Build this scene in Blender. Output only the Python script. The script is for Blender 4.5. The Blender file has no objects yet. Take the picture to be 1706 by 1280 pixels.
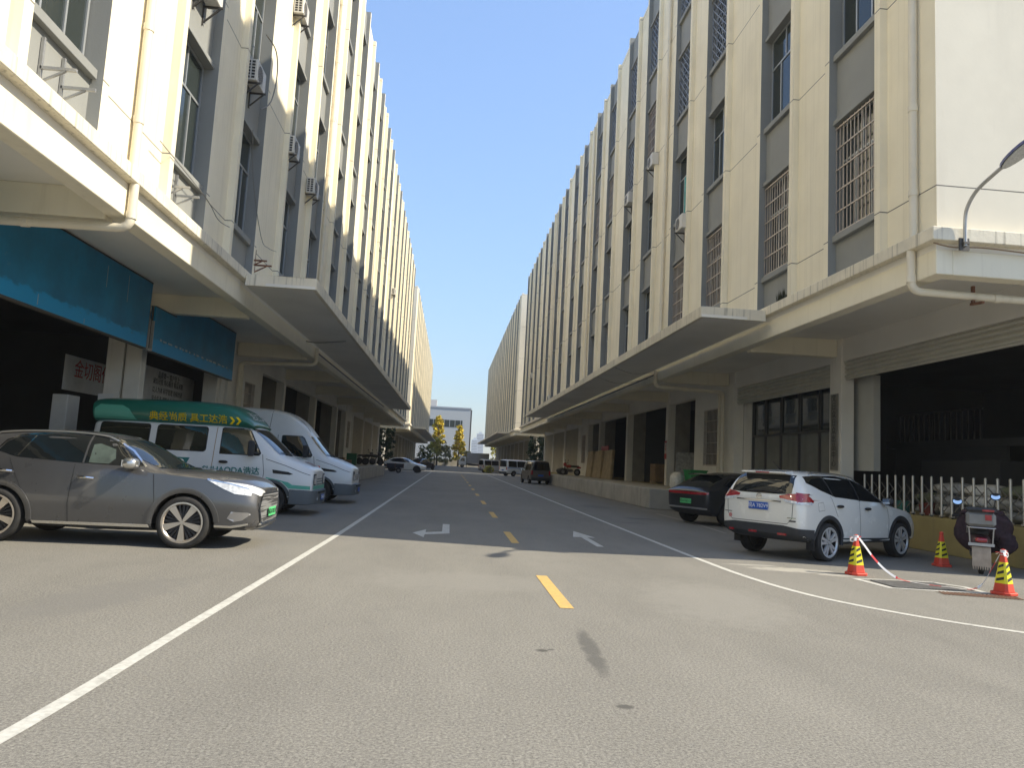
import bpy, bmesh, math, random
from mathutils import Vector, Matrix
from mathutils.bvhtree import BVHTree
R = math.radians
random.seed(11)
sc = bpy.context.scene
COL = sc.collection

# ------------------------------------------------------------------ camera
cd = bpy.data.cameras.new('camera')
cam = bpy.data.objects.new('camera', cd)
COL.objects.link(cam)
cd.sensor_fit = 'HORIZONTAL'
cd.sensor_width = 36.0
cd.lens = 36.0 * 1235.0 / 1706.0
cd.clip_start = 0.05
cd.clip_end = 9000.0
cr, cu, cf = Vector((.9951, -.0833, .0526)), Vector((-.0609, -.1018, .9929)), Vector((.0774, .9913, .1064))
cr.normalize(); cf = (cf - cr * cf.dot(cr)).normalized(); cu = cr.cross(cf)
cam.matrix_world = Matrix(((cr.x, cu.x, -cf.x, 0), (cr.y, cu.y, -cf.y, 0), (cr.z, cu.z, -cf.z, 1.55), (0, 0, 0, 1)))
sc.camera = cam

# ------------------------------------------------------------------ sky, sun, exposure
SUN_EL, SUN_AZ = 40.5, 103.3          # azimuth measured clockwise from +Y (the street direction)
w = bpy.data.worlds.new('World'); sc.world = w; w.use_nodes = True
nt = w.node_tree
sky = nt.nodes.new('ShaderNodeTexSky'); sky.sky_type = 'NISHITA'; sky.sun_disc = False
sky.sun_elevation = R(SUN_EL); sky.sun_rotation = R(SUN_AZ)
sky.air_density = 1.0; sky.dust_density = 0.9; sky.ozone_density = 2.5; sky.altitude = 50
bg = nt.nodes['Background']; bg.inputs[1].default_value = 0.15
lum = nt.nodes.new('ShaderNodeRGBToBW'); nt.links.new(sky.outputs[0], lum.inputs[0])
ma = nt.nodes.new('ShaderNodeMath'); ma.operation = 'MULTIPLY_ADD'; ma.inputs[1].default_value = .45; ma.inputs[2].default_value = 1.0; nt.links.new(lum.outputs[0], ma.inputs[0])
dv = nt.nodes.new('ShaderNodeMath'); dv.operation = 'DIVIDE'; dv.inputs[0].default_value = 1.27; nt.links.new(ma.outputs[0], dv.inputs[1])
sc_ = nt.nodes.new('ShaderNodeVectorMath'); sc_.operation = 'SCALE'; nt.links.new(sky.outputs[0], sc_.inputs[0]); nt.links.new(dv.outputs[0], sc_.inputs['Scale'])
nt.links.new(sc_.outputs[0], bg.inputs[0])          # the pale horizon is held back a little, as a thin haze does
sl = bpy.data.lights.new('sun', 'SUN'); sl.energy = 2.5; sl.angle = R(0.53); sl.color = (1.0, .91, .74)
sun = bpy.data.objects.new('sun', sl); COL.objects.link(sun)
sdir = Vector((math.sin(R(SUN_AZ)) * math.cos(R(SUN_EL)), math.cos(R(SUN_AZ)) * math.cos(R(SUN_EL)), math.sin(R(SUN_EL))))
sun.rotation_euler = sdir.to_track_quat('Z', 'Y').to_euler()
sun.location = sdir * 60
vs = sc.view_settings
vs.view_transform = 'Standard'; vs.look = 'None'; vs.gamma = 1; vs.use_curve_mapping = False
vs.exposure = 1.58
sc.render.engine = 'CYCLES'
sc.cycles.use_denoising = True
sc.cycles.max_bounces = 10; sc.cycles.diffuse_bounces = 8; sc.cycles.glossy_bounces = 3
sc.cycles.transmission_bounces = 4; sc.cycles.transparent_max_bounces = 6
sc.cycles.caustics_reflective = False; sc.cycles.caustics_refractive = False
sc.cycles.sample_clamp_indirect = 6

# ------------------------------------------------------------------ helpers
def tag(o, label=None, cat=None, group=None, kind=None):
    if label: o['label'] = label
    if cat: o['category'] = cat
    if group: o['group'] = group
    if kind: o['kind'] = kind
    return o

def empty(name, loc=(0, 0, 0), rz=0.0, label=None, cat=None, group=None):
    o = bpy.data.objects.new(name, None); COL.objects.link(o)
    o.location = loc; o.rotation_euler = (0, 0, rz); o.empty_display_size = .2
    return tag(o, label, cat, group)

class MB:
    def __init__(s): s.v = []; s.f = []; s.m = []
    def add(s, vs, fs, mi=0):
        b = len(s.v); s.v += [tuple(x) for x in vs]
        for i, f in enumerate(fs):
            s.f.append([b + k for k in f]); s.m.append(mi[i] if isinstance(mi, (list, tuple)) else mi)
        return s
    def box(s, x0, x1, y0, y1, z0, z1, mi=0):
        x0, x1 = min(x0, x1), max(x0, x1); y0, y1 = min(y0, y1), max(y0, y1); z0, z1 = min(z0, z1), max(z0, z1)
        return s.add([(x0, y0, z0), (x1, y0, z0), (x1, y1, z0), (x0, y1, z0), (x0, y0, z1), (x1, y0, z1), (x1, y1, z1), (x0, y1, z1)],
                     [(0, 3, 2, 1), (4, 5, 6, 7), (0, 1, 5, 4), (1, 2, 6, 5), (2, 3, 7, 6), (3, 0, 4, 7)], mi)
    def obox(s, c, ax, ay, az, hx, hy, hz, mi=0):
        c = Vector(c); ax, ay, az = Vector(ax), Vector(ay), Vector(az)
        vs = [c + ax * (hx * i) + ay * (hy * j) + az * (hz * k) for k in (-1, 1) for j in (-1, 1) for i in (-1, 1)]
        return s.add(vs, [(0, 2, 3, 1), (4, 5, 7, 6), (0, 1, 5, 4), (1, 3, 7, 5), (3, 2, 6, 7), (2, 0, 4, 6)], mi)
    def bar(s, p, q, wd, ht=None, mi=0):
        p, q = Vector(p), Vector(q); d = q - p; L = d.length
        if L < 1e-6: return s
        d /= L; u = Vector((0, 0, 1)) if abs(d.z) < .9 else Vector((1, 0, 0))
        a = d.cross(u).normalized(); b = a.cross(d)
        return s.obox((p + q) / 2, d, a, b, L / 2, wd / 2, (ht or wd) / 2, mi)
    def prism(s, pts, z0, z1, mi=0, sides=None, cap=True):
        n = len(pts)
        ar = sum(pts[i][0] * pts[(i + 1) % n][1] - pts[(i + 1) % n][0] * pts[i][1] for i in range(n))
        idx = list(range(n)) if ar > 0 else list(range(n - 1, -1, -1))
        P = [pts[i] for i in idx]
        vs = [(x, y, z0) for x, y in P] + [(x, y, z1) for x, y in P]
        fs, ms = [], []
        for i in range(n):
            j = (i + 1) % n
            fs.append((i, j, n + j, n + i))
            if sides:
                k = idx[i] if ar > 0 else idx[j]
                ms.append(sides[k])
            else: ms.append(mi)
        if cap:
            fs += [tuple(range(n - 1, -1, -1)), tuple(range(n, 2 * n))]; ms += [mi, mi]
        return s.add(vs, fs, ms)
    def tube(s, path, r, n=8, mi=0, cap=True):
        P = [Vector(p) for p in path]; rs = r if isinstance(r, (list, tuple)) else [r] * len(P)
        b = len(s.v); up = None
        for i, p in enumerate(P):
            d = ((P[min(i + 1, len(P) - 1)] - p).normalized() + (p - P[max(i - 1, 0)]).normalized())
            d = d.normalized() if d.length > 1e-6 else Vector((0, 0, 1))
            if up is None: up = Vector((0, 0, 1)) if abs(d.z) < .9 else Vector((1, 0, 0))
            a = d.cross(up)
            if a.length < 1e-4: a = d.cross(Vector((1, 0, 0)) if abs(d.x) < .9 else Vector((0, 1, 0)))
            a.normalize(); up = a.cross(d).normalized()
            for k in range(n):
                t = 2 * math.pi * k / n
                s.v.append(tuple(p + a * (math.cos(t) * rs[i]) + up * (math.sin(t) * rs[i])))
        for i in range(len(P) - 1):
            for k in range(n):
                j = (k + 1) % n
                s.f.append([b + i * n + k, b + i * n + j, b + (i + 1) * n + j, b + (i + 1) * n + k]); s.m.append(mi)
        if cap:
            s.f.append([b + k for k in range(n - 1, -1, -1)]); s.m.append(mi)
            e = b + (len(P) - 1) * n
            s.f.append([e + k for k in range(n)]); s.m.append(mi)
        return s
    def lathe(s, prof, c, axis='z', n=24, mi=0, close=False):
        b = len(s.v); c = Vector(c); m = len(prof)
        for k in range(n):
            t = 2 * math.pi * k / n; ct, st = math.cos(t), math.sin(t)
            for r, h in prof:
                v = (r * ct, r * st, h) if axis == 'z' else ((r * ct, h, r * st) if axis == 'y' else (h, r * ct, r * st))
                s.v.append(tuple(c + Vector(v)))
        for k in range(n):
            k2 = (k + 1) % n
            for i in range(m if close else m - 1):
                j = (i + 1) % m
                s.f.append([b + k * m + i, b + k2 * m + i, b + k2 * m + j, b + k * m + j]); s.m.append(mi[i] if isinstance(mi, (list, tuple)) else mi)
        return s
    def ball(s, c, r, n=12, m=8, mi=0, p=1.0):
        c = Vector(c); rx, ry, rz = r if isinstance(r, (list, tuple)) else (r, r, r)
        sg = lambda x: math.copysign(abs(x) ** p, x)
        b = len(s.v)
        for i in range(m + 1):
            a = math.pi * i / m
            for k in range(n):
                t = 2 * math.pi * k / n
                s.v.append((c.x + rx * sg(math.sin(a)) * sg(math.cos(t)), c.y + ry * sg(math.sin(a)) * sg(math.sin(t)), c.z + rz * sg(math.cos(a))))
        for i in range(m):
            for k in range(n):
                j = (k + 1) % n
                s.f.append([b + i * n + k, b + (i + 1) * n + k, b + (i + 1) * n + j, b + i * n + j]); s.m.append(mi)
        return s
    def mesh(s, name, mats, smooth=False, bevel=0.0, fixn=True, org=(0, 0, 0)):
        me = bpy.data.meshes.new(name)
        o = Vector(org)
        me.from_pydata([tuple(Vector(v) - o) for v in s.v], [], s.f)
        for m in (mats if isinstance(mats, (list, tuple)) else [mats]): me.materials.append(m)
        for p, k in zip(me.polygons, s.m): p.material_index = k
        bm = bmesh.new(); bm.from_mesh(me)
        bmesh.ops.remove_doubles(bm, verts=bm.verts, dist=1e-5)
        if fixn: bmesh.ops.recalc_face_normals(bm, faces=bm.faces)
        if bevel:
            es = [e for e in bm.edges if len(e.link_faces) == 2 and e.calc_face_angle(0) > .5]
            bmesh.ops.bevel(bm, geom=es, offset=bevel, segments=1, affect='EDGES', clamp_overlap=True)
        bm.to_mesh(me); bm.free()
        if smooth:
            for p in me.polygons: p.use_smooth = True
            if smooth != True:
                try: me.set_sharp_from_angle(angle=R(smooth))
                except Exception: pass
        return me
    def build(s, name, mats, parent=None, smooth=False, bevel=0.0, org=None, fixn=True):
        wo = Vector(org) if org is not None else Vector((0, 0, 0))
        me = s.mesh(name, mats, smooth, bevel, fixn, wo)
        return link(name, me, parent, wo if org is not None else (0, 0, 0))

def link(name, me, parent=None, loc=(0, 0, 0), rz=0.0):
    o = bpy.data.objects.new(name, me); COL.objects.link(o)
    o.location = loc; o.rotation_euler = (0, 0, rz)
    if parent: o.parent = parent
    return o

def kids(o): return [c for c in bpy.data.objects if c.parent == o]
def copy_tree(o, parent=None):
    ch = list(kids(o))
    c = o.copy(); COL.objects.link(c); c.parent = parent
    for k in ch: copy_tree(k, c)
    return c

def text_mesh(body, size, mat, name, extrude=.002, vertical=False, bold=0.0):
    """letters as a flat mesh in its local XZ plane, centred, reading along +X, facing -Y"""
    if vertical: body = '\n'.join(body)
    cv = bpy.data.curves.new(name, 'FONT'); cv.body = body; cv.size = size; cv.align_x = 'CENTER'; cv.align_y = 'CENTER'
    cv.extrude = extrude; cv.offset = bold; cv.resolution_u = 3
    o = bpy.data.objects.new(name, cv); COL.objects.link(o)
    dg = bpy.context.evaluated_depsgraph_get()
    me = bpy.data.meshes.new_from_object(o.evaluated_get(dg))
    bpy.data.objects.remove(o); bpy.data.curves.remove(cv)
    me.transform(Matrix.Rotation(R(90), 4, 'X'))
    me.materials.clear(); me.materials.append(mat)
    return me

# ------------------------------------------------------------------ materials
def M(name, col, rough=.6, metal=0.0, var=0.0, vs=1.5, bump=0.0, bs=40.0, streak=0.0, dirt=(.10, .09, .075), coat=0.0, spec=.5,
      joint=False, grime=0.0, obj=False, sscale=(7, 7, .35), slo=.55, shi=.78, rvar=0.0, ior=1.5):
    m = bpy.data.materials.new(name); m.use_nodes = True
    n = m.node_tree.nodes; L = m.node_tree.links; b = n['Principled BSDF']
    b.inputs['Base Color'].default_value = (*col, 1); b.inputs['Roughness'].default_value = rough
    b.inputs['Metallic'].default_value = metal; b.inputs['Specular IOR Level'].default_value = spec
    b.inputs['Coat Weight'].default_value = coat; b.inputs['Coat Roughness'].default_value = .04
    b.inputs['IOR'].default_value = ior
    if obj: src = n.new('ShaderNodeTexCoord').outputs['Object']
    else: src = n.new('ShaderNodeNewGeometry').outputs['Position']
    def noise(scale, detail=4, rough_=.55, mp=None):
        t = n.new('ShaderNodeTexNoise'); t.inputs['Scale'].default_value = scale; t.inputs['Detail'].default_value = detail
        t.inputs['Roughness'].default_value = rough_
        if mp:
            q = n.new('ShaderNodeVectorMath'); q.operation = 'MULTIPLY'; q.inputs[1].default_value = mp
            L.new(src, q.inputs[0]); L.new(q.outputs[0], t.inputs['Vector'])
        else: L.new(src, t.inputs['Vector'])
        return t.outputs['Fac']
    def rng(x, a, bb, c=0.0, d=1.0):
        t = n.new('ShaderNodeMapRange'); t.clamp = True
        for i, v in enumerate((a, bb, c, d)): t.inputs[i + 1].default_value = v
        L.new(x, t.inputs[0]); return t.outputs[0]
    def mix(f, a, bb):
        t = n.new('ShaderNodeMix'); t.data_type = 'RGBA'
        for k, v in (('A', a), ('B', bb)):
            s_ = [i for i in t.inputs if i.name == k and i.type == 'RGBA'][0]
            if isinstance(v, tuple): s_.default_value = (*v, 1)
            else: L.new(v, s_)
        if isinstance(f, float): t.inputs[0].default_value = f
        else: L.new(f, t.inputs[0])
        return [o for o in t.outputs if o.type == 'RGBA'][0]
    c = None
    if var:
        c = mix(rng(noise(vs), .3, .7), tuple(max(0, x * (1 - var)) for x in col), tuple(min(1, x * (1 + var)) for x in col))
    if grime:
        c = mix(rng(noise(vs * .37, 6, .65), .5, .72, 0, grime), c or col, dirt)
    if streak:
        c = mix(rng(noise(1.0, 5, .6, sscale), slo, shi, 0, streak), c or col, dirt)
    if joint:
        sp = n.new('ShaderNodeSeparateXYZ'); L.new(src, sp.inputs[0])
        a = n.new('ShaderNodeMath'); a.operation = 'SUBTRACT'; L.new(sp.outputs[2], a.inputs[0]); a.inputs[1].default_value = 6.92
        d = n.new('ShaderNodeMath'); d.operation = 'PINGPONG'; L.new(a.outputs[0], d.inputs[0]); d.inputs[1].default_value = 2.165
        e = n.new('ShaderNodeMath'); e.operation = 'LESS_THAN'; L.new(d.outputs[0], e.inputs[0]); e.inputs[1].default_value = .011
        c = mix(e.outputs[0], c or col, (.16, .15, .13))
    if c is not None: L.new(c, b.inputs['Base Color'])
    if rvar: L.new(rng(noise(vs * 2), .3, .7, max(0, rough - rvar), min(1, rough + rvar)), b.inputs['Roughness'])
    if bump:
        bp = n.new('ShaderNodeBump'); bp.inputs['Strength'].default_value = bump; bp.inputs['Distance'].default_value = .02
        L.new(noise(bs, 3), bp.inputs['Height']); L.new(bp.outputs[0], b.inputs['Normal'])
    return m

CREAM = M('cream_render', (.87, .80, .625), .85, var=.05, vs=.8, bump=.10, bs=22, streak=.34, dirt=(.46, .40, .28), joint=True, grime=.16, sscale=(9, 9, .14), slo=.52, shi=.80)
ENDW = M('pale_render', (.80, .745, .615), .85, var=.06, vs=.5, bump=.05, bs=14, streak=.22, dirt=(.50, .45, .36), joint=True, grime=.3, sscale=(2.5, 2.5, .3))
GREYP = M('grey_paint', (.275, .28, .265), .75, var=.06, vs=1.1, bump=.08, bs=30, streak=.10, dirt=(.14, .14, .14))
LEDGE = M('weathered_ledge', (.78, .72, .58), .88, var=.08, vs=1.2, bump=.2, bs=22, streak=.8, dirt=(.14, .125, .10), sscale=(13, 13, .5), slo=.54, shi=.78, grime=.25)
BEAMC = M('beam_render', (.82, .765, .61), .85, var=.05, vs=.7, bump=.1, bs=20, streak=.22, dirt=(.36, .30, .2), grime=.12)
SOFFIT = M('soffit_render', (.82, .79, .72), .9, var=.05, vs=.5, bump=.08, bs=20, grime=.18, dirt=(.3, .27, .22))
COLC = M('column_render', (.80, .77, .70), .85, var=.06, vs=1.2, bump=.1, bs=25, streak=.25, dirt=(.33, .29, .22), grime=.1)
RAWC = M('raw_concrete', (.30, .275, .235), .9, var=.16, vs=1.6, bump=.25, bs=18, streak=.35, dirt=(.16, .14, .11))
DOCKC = M('dock_concrete', (.40, .385, .345), .9, var=.14, vs=1.3, bump=.25, bs=16, streak=.55, dirt=(.15, .14, .12), grime=.25, sscale=(3, 3, .3))
DOCKY = M('dock_ochre_paint', (.33, .27, .11), .85, var=.12, vs=1.5, bump=.15, bs=20, streak=.4, dirt=(.2, .17, .09), grime=.3)
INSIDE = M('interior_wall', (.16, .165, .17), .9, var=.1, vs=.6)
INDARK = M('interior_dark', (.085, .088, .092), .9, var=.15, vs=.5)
SHUT = M('shutter_metal', (.60, .58, .50), .5, metal=.1, var=.06, vs=2, streak=.12)
SHUTB = M('shutter_beige', (.47, .42, .32), .6, var=.1, vs=1.0, streak=.25, dirt=(.3, .24, .16))
PVC = M('pipe_plastic', (.72, .66, .53), .5, var=.05, vs=2, streak=.2, dirt=(.4, .34, .25))
ALU = M('window_aluminium', (.46, .48, .49), .4, metal=.5)
PANE = M('window_glass', (.030, .038, .036), .06, spec=.38, bump=.04, bs=2.2)
BARM = M('grille_steel', (.52, .45, .39), .45, metal=.3, var=.1, vs=4)
SCREEN = M('screen_steel', (.30, .33, .38), .5, metal=.3, var=.25, vs=3)
CURT = M('curtain_cloth', (.11, .082, .080), .9, var=.2, vs=5)
BLACK = M('black_rubber', (.012, .012, .013), .7)
TYRE = M('tyre_rubber', (.022, .021, .020), .85, var=.3, vs=9, obj=True)
DKPL = M('dark_plastic', (.03, .033, .038), .7)
CHROME = M('chrome', (.75, .75, .75), .12, metal=1)
SILVER = M('alloy_silver', (.60, .60, .59), .28, metal=.9)
GLASSC = M('car_glass', (.012, .016, .017), .02, spec=.8, ior=2.0)
WHITEP = M('white_line_paint', (.52, .51, .46), .8, var=.14, vs=22, bump=.15, bs=90, grime=.62, dirt=(.27, .255, .225))
YELP = M('yellow_line_paint', (.58, .38, .12), .8, var=.14, vs=20, grime=.5, dirt=(.3, .25, .17), bump=.15, bs=90)
REDP = M('red_plastic', (.62, .06, .03), .5, var=.12, vs=6, obj=True)
YELR = M('yellow_reflective', (.74, .66, .02), .5)
BLKR = M('black_reflective', (.02, .02, .02), .6)
WHITE = M('white_plastic', (.74, .74, .72), .5, var=.04, vs=3)
STEELD = M('dark_steel', (.09, .085, .08), .55, metal=.4)
RUST = M('rusty_steel', (.17, .07, .035), .8, var=.35, vs=9)
GALV = M('galvanised_steel', (.42, .42, .41), .45, metal=.6, var=.12, vs=5)
# ------------------------------------------------------------------ ground and road paint
def ground_material():
    m = bpy.data.materials.new('asphalt'); m.use_nodes = True
    n = m.node_tree.nodes; L = m.node_tree.links; b = n['Principled BSDF']
    b.inputs['Roughness'].default_value = .88; b.inputs['Specular IOR Level'].default_value = .3
    pos = n.new('ShaderNodeNewGeometry').outputs['Position']
    def nz(sc_, det=5, ro=.6, mp=None, vor=False):
        t = n.new('ShaderNodeTexVoronoi' if vor else 'ShaderNodeTexNoise'); t.inputs['Scale'].default_value = sc_
        if not vor: t.inputs['Detail'].default_value = det; t.inputs['Roughness'].default_value = ro
        if mp:
            q = n.new('ShaderNodeVectorMath'); q.operation = 'MULTIPLY'; q.inputs[1].default_value = mp
            L.new(pos, q.inputs[0]); L.new(q.outputs[0], t.inputs['Vector'])
        else: L.new(pos, t.inputs['Vector'])
        return t.outputs[0]
    def rng(x, a, bb, c, d):
        t = n.new('ShaderNodeMapRange'); t.clamp = True
        for i, v in enumerate((a, bb, c, d)): t.inputs[i + 1].default_value = v
        L.new(x, t.inputs[0]); return t.outputs[0]
    def mix(f, a, bb, mode='MIX'):
        t = n.new('ShaderNodeMix'); t.data_type = 'RGBA'; t.blend_type = mode
        for k, v in (('A', a), ('B', bb)):
            s_ = [i for i in t.inputs if i.name == k and i.type == 'RGBA'][0]
            if isinstance(v, tuple): s_.default_value = (*v, 1)
            else: L.new(v, s_)
        if isinstance(f, float): t.inputs[0].default_value = f
        else: L.new(f, t.inputs[0])
        return [o for o in t.outputs if o.type == 'RGBA'][0]
    c = mix(rng(nz(.22, 5), .3, .7, 0, 1), (.172, .164, .146), (.214, .204, .180))
    c = mix(rng(nz(.9, 6, .7, (1, .3, 1)), .38, .72, 0, .6), c, (.245, .233, .206))       # dusty drifts along the lane
    c = mix(rng(nz(1.7, 6, .7), .58, .8, 0, .5), c, (.145, .139, .128))                      # darker worn patches
    c = mix(rng(nz(48, 4, .95), .36, .64, 0, 1), mix(1.0, c, (.44, .44, .44), 'MULTIPLY'), mix(1.0, c, (1.58, 1.57, 1.54), 'MULTIPLY'))
    c = mix(rng(nz(30, 2, .9), .60, .78, 0, .55), c, (.36, .34, .30))                        # pale stone chips
    c = mix(rng(nz(26, 2, .9, (1, 1, 1)), .66, .8, 0, .6), c, (.09, .088, .085))
    sp = n.new('ShaderNodeSeparateXYZ'); L.new(pos, sp.inputs[0])
    wob = nz(5, 5, .65)
    def blotch(cx, cy, rx, ry, skew, col, f=1.0):
        def m2(op, a, bb):
            t = n.new('ShaderNodeMath'); t.operation = op
            for i, v in enumerate((a, bb)):
                if isinstance(v, (int, float)): t.inputs[i].default_value = v
                else: L.new(v, t.inputs[i])
            return t.outputs[0]
        dy = m2('SUBTRACT', sp.outputs[1], cy); dx = m2('SUBTRACT', m2('SUBTRACT', sp.outputs[0], cx), m2('MULTIPLY', dy, skew))
        q = m2('ADD', m2('POWER', m2('DIVIDE', dx, rx), 2), m2('POWER', m2('DIVIDE', dy, ry), 2))
        q = m2('ADD', q, m2('MULTIPLY', m2('SUBTRACT', wob, .5), 2.6))
        return mix(rng(q, 1.25, .35, 0, f), c, col)
    for a in ((1.30, 6.45, .085, .80, .06, (.095, .092, .085), .75), (.87, 6.38, .06, .05, 0, (.07, .067, .06), .9), (.95, 6.42, .035, .03, 0, (.08, .077, .07), .8), (1.24, 4.98, .06, .045, 0, (.08, .077, .07), .85),
              (6.2, 23.6, .6, .3, 0, (.12, .117, .11), .8), (5.4, 21.6, .5, .14, 0, (.13, .125, .118), .7), (7.0, 17.2, .5, .5, .2, (.13, .126, .118), .6), (5.9, 29.5, .6, 1.2, 0, (.15, .145, .135), .6), (-3.4, 8.0, .5, 1.3, .2, (.17, .163, .15), .5), (3.3, 9.0, .9, 1.5, .1, (.26, .247, .218), .5), (.2, 9.8, 1.3, .8, 0, (.25, .238, .21), .5),
              (5.9, 12.4, .75, .3, -.3, (.40, .375, .32), .85), (6.5, 12.0, .4, .16, 0, (.40, .375, .32), .8), (5.4, 12.85, .5, .1, 0, (.38, .36, .31), .7)):
        c = blotch(*a)
    # hairline cracks
    vo = n.new('ShaderNodeTexVoronoi'); vo.feature = 'DISTANCE_TO_EDGE'; vo.inputs['Scale'].default_value = .16
    wv = n.new('ShaderNodeVectorMath'); wv.operation = 'MULTIPLY_ADD'; wv.inputs[1].default_value = (.9, .9, 0); nc = n.new('ShaderNodeTexNoise'); nc.inputs['Scale'].default_value = 1.1; nc.inputs['Detail'].default_value = 6; L.new(pos, nc.inputs['Vector'])
    L.new(nc.outputs[1], wv.inputs[0]); L.new(pos, wv.inputs[2]); L.new(wv.outputs[0], vo.inputs['Vector'])
    cm = n.new('ShaderNodeMath'); cm.operation = 'MULTIPLY'; L.new(rng(vo.outputs[0], .0016, .0006, 0, .3), cm.inputs[0]); L.new(rng(nz(.35, 3), .58, .66, 0, 1), cm.inputs[1])
    c = mix(cm.outputs[0], c, (.07, .068, .062))
    L.new(c, b.inputs['Base Color'])
    bp = n.new('ShaderNodeBump'); bp.inputs['Strength'].default_value = .4; bp.inputs['Distance'].default_value = .008
    L.new(nz(110, 4, .75), bp.inputs['Height']); L.new(bp.outputs[0], b.inputs['Normal'])
    return m
GROUND = ground_material()
MB().add([(-4000, -4000, 0), (4000, -4000, 0), (4000, 4000, 0), (-4000, 4000, 0)], [(0, 1, 2, 3)]).build('ground', GROUND)['kind'] = 'structure'

def strip(mb, pts, wd, z=.004, mi=0):
    L_, R_ = [], []
    for i, p in enumerate(pts):
        a = Vector(pts[max(i - 1, 0)]); c = Vector(pts[min(i + 1, len(pts) - 1)]); d = (c - a).normalized()
        q = Vector((-d.y, d.x)) * wd / 2; p = Vector(p)
        L_.append((p.x + q.x, p.y + q.y, z)); R_.append((p.x - q.x, p.y - q.y, z))
    n = len(pts)
    mb.add(L_ + R_, [(i, n + i, n + i + 1, i + 1) for i in range(n - 1)], mi)
def smoothpath(pts, k=6):
    out = []
    P = [pts[0]] + list(pts) + [pts[-1]]
    for i in range(1, len(P) - 2):
        p0, p1, p2, p3 = [Vector(x) for x in P[i - 1:i + 3]]
        for j in range(k):
            t = j / k
            out.append(tuple(.5 * ((2 * p1) + (p2 - p0) * t + (2 * p0 - 5 * p1 + 4 * p2 - p3) * t * t + (-p0 + 3 * p1 - 3 * p2 + p3) * t ** 3)))
    out.append(tuple(pts[-1])); return out
mb = MB(); strip(mb, smoothpath([(-2.42, -2), (-2.28, 3), (-2.20, 4.6), (-2.17, 6.6), (-2.10, 12), (-2.06, 18), (-2.08, 40), (-2.1, 88)]), .105)
mb.build('road_marking', WHITEP)['kind'] = 'structure'
mb = MB(); strip(mb, smoothpath([(12.5, 5.6), (9.0, 6.35), (7.4, 7.1), (6.35, 7.87), (5.55, 8.68), (4.95, 9.75), (4.68, 11.2), (4.60, 13.5), (4.58, 20), (4.56, 40), (4.56, 88)]), .11)
mb.build('road_marking', WHITEP)['kind'] = 'structure'
for k in range(12):
    y = 8.25 + 6.42 * k
    mb = MB(); strip(mb, [(1.38, y), (1.38, y + 2.32)], .155)
    mb.build('road_marking', YELP)['kind'] = 'structure'
mb = MB(); strip(mb, [(-2.1, 89.2), (4.6, 89.2)], .3); mb.build('road_marking', WHITEP)['kind'] = 'structure'
mb = MB(); strip(mb, [(7.62, 26.8), (7.66, 23), (7.4, 19.4)], .09); mb.build('road_marking', M('worn_line', (.33, .31, .27), .9, grime=.8, vs=3, dirt=(.22, .21, .19)))['kind'] = 'structure'
mb = MB(); mb.add([(3.0, 14.7, .004), (3.14, 14.7, .004), (3.14, 16.6, .004), (3.0, 16.6, .004)], [(0, 1, 2, 3)])
mb.add([(2.82, 16.5, .004), (3.32, 16.5, .004), (3.07, 17.95, .004)], [(0, 1, 2)]); mb.v[4:7]
mb.build('road_marking', WHITEP)['kind'] = 'structure'
mb = MB(); mb.add([(-.07, 16.35, .004), (.09, 16.0, .004), (.09, 18.25, .004), (-.07, 18.25, .004)], [(0, 1, 2, 3)])
mb.add([(-.42, 15.6, .004), (.09, 15.99, .004), (-.072, 16.34, .004), (-.42, 16.05, .004)], [(0, 1, 2, 3)])
mb.add([(-.42, 15.0, .004), (-.42, 16.7, .004), (-.68, 15.82, .004)], [(0, 2, 1)])
mb.build('road_marking', WHITEP)['kind'] = 'structure'
rs = random.Random(4)
def blot(mb, cx, cy, rx, ry, ang, z=.0035, n=26, rough=.25):
    pts = []
    for k in range(n):
        t = 2 * math.pi * k / n; q = 1 + rough * (rs.random() - .5) * 2
        x, y = rx * q * math.cos(t), ry * q * math.sin(t)
        pts.append((cx + x * math.cos(ang) - y * math.sin(ang), cy + x * math.sin(ang) + y * math.cos(ang), z))
    mb.add(pts, [tuple(range(n))])
# ------------------------------------------------------------------ the four long workshop buildings
BAY, RW, R1, R2, PIT, SILL, WH, ROOF = 8.62, 1.85, 1.70, 5.58, 4.33, 7.05, 2.63, 24.4
wrng = random.Random(21)
class Side:
    def __init__(s, X0, sg): s.X0 = X0; s.sg = sg
    def x(s, u): return s.X0 + s.sg * u
    def box(s, mb, u0, u1, y0, y1, z0, z1, mi=0): return mb.box(s.x(u0), s.x(u1), y0, y1, z0, z1, mi)
RIGHT, LEFT = Side(8.4, -1), Side(-5.65, 1)

def win_frame():
    mb = MB(); h = WH; q = RW / 2 - .03
    for y in (-q, q - .05): mb.box(-.20, -.14, y, y + .05, .002, h - .002)
    for z in (.002, h - .052, 1.72): mb.box(-.199, -.141, -q + .05, q - .05, z, z + .05)
    for y in (-.32, .30): mb.box(-.198, -.142, y, y + .045, .052, 1.72)
    mb.box(-.198, -.142, -.02, .02, 1.77, h - .052)
    return mb.mesh('window', ALU)
def win_pane(): return MB().box(-.18, -.165, -RW / 2 + .05, RW / 2 - .05, .03, WH - .03).mesh('pane', PANE)
def win_curtain(): return MB().box(-.215, -.205, -RW / 2 + .05, RW / 2 - .05, .03, WH - .03).mesh('curtain', CURT)
def win_sill(): return MB().box(-.031, .075, -RW / 2 + .015, RW / 2 - .015, -.15, .001).mesh('sill', GREYP, bevel=.008)
def win_hood(): return MB().box(-.14, .065, -RW / 2 + .015, RW / 2 - .015, WH - .001, WH + .11).mesh('hood', GREYP, bevel=.008)
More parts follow.
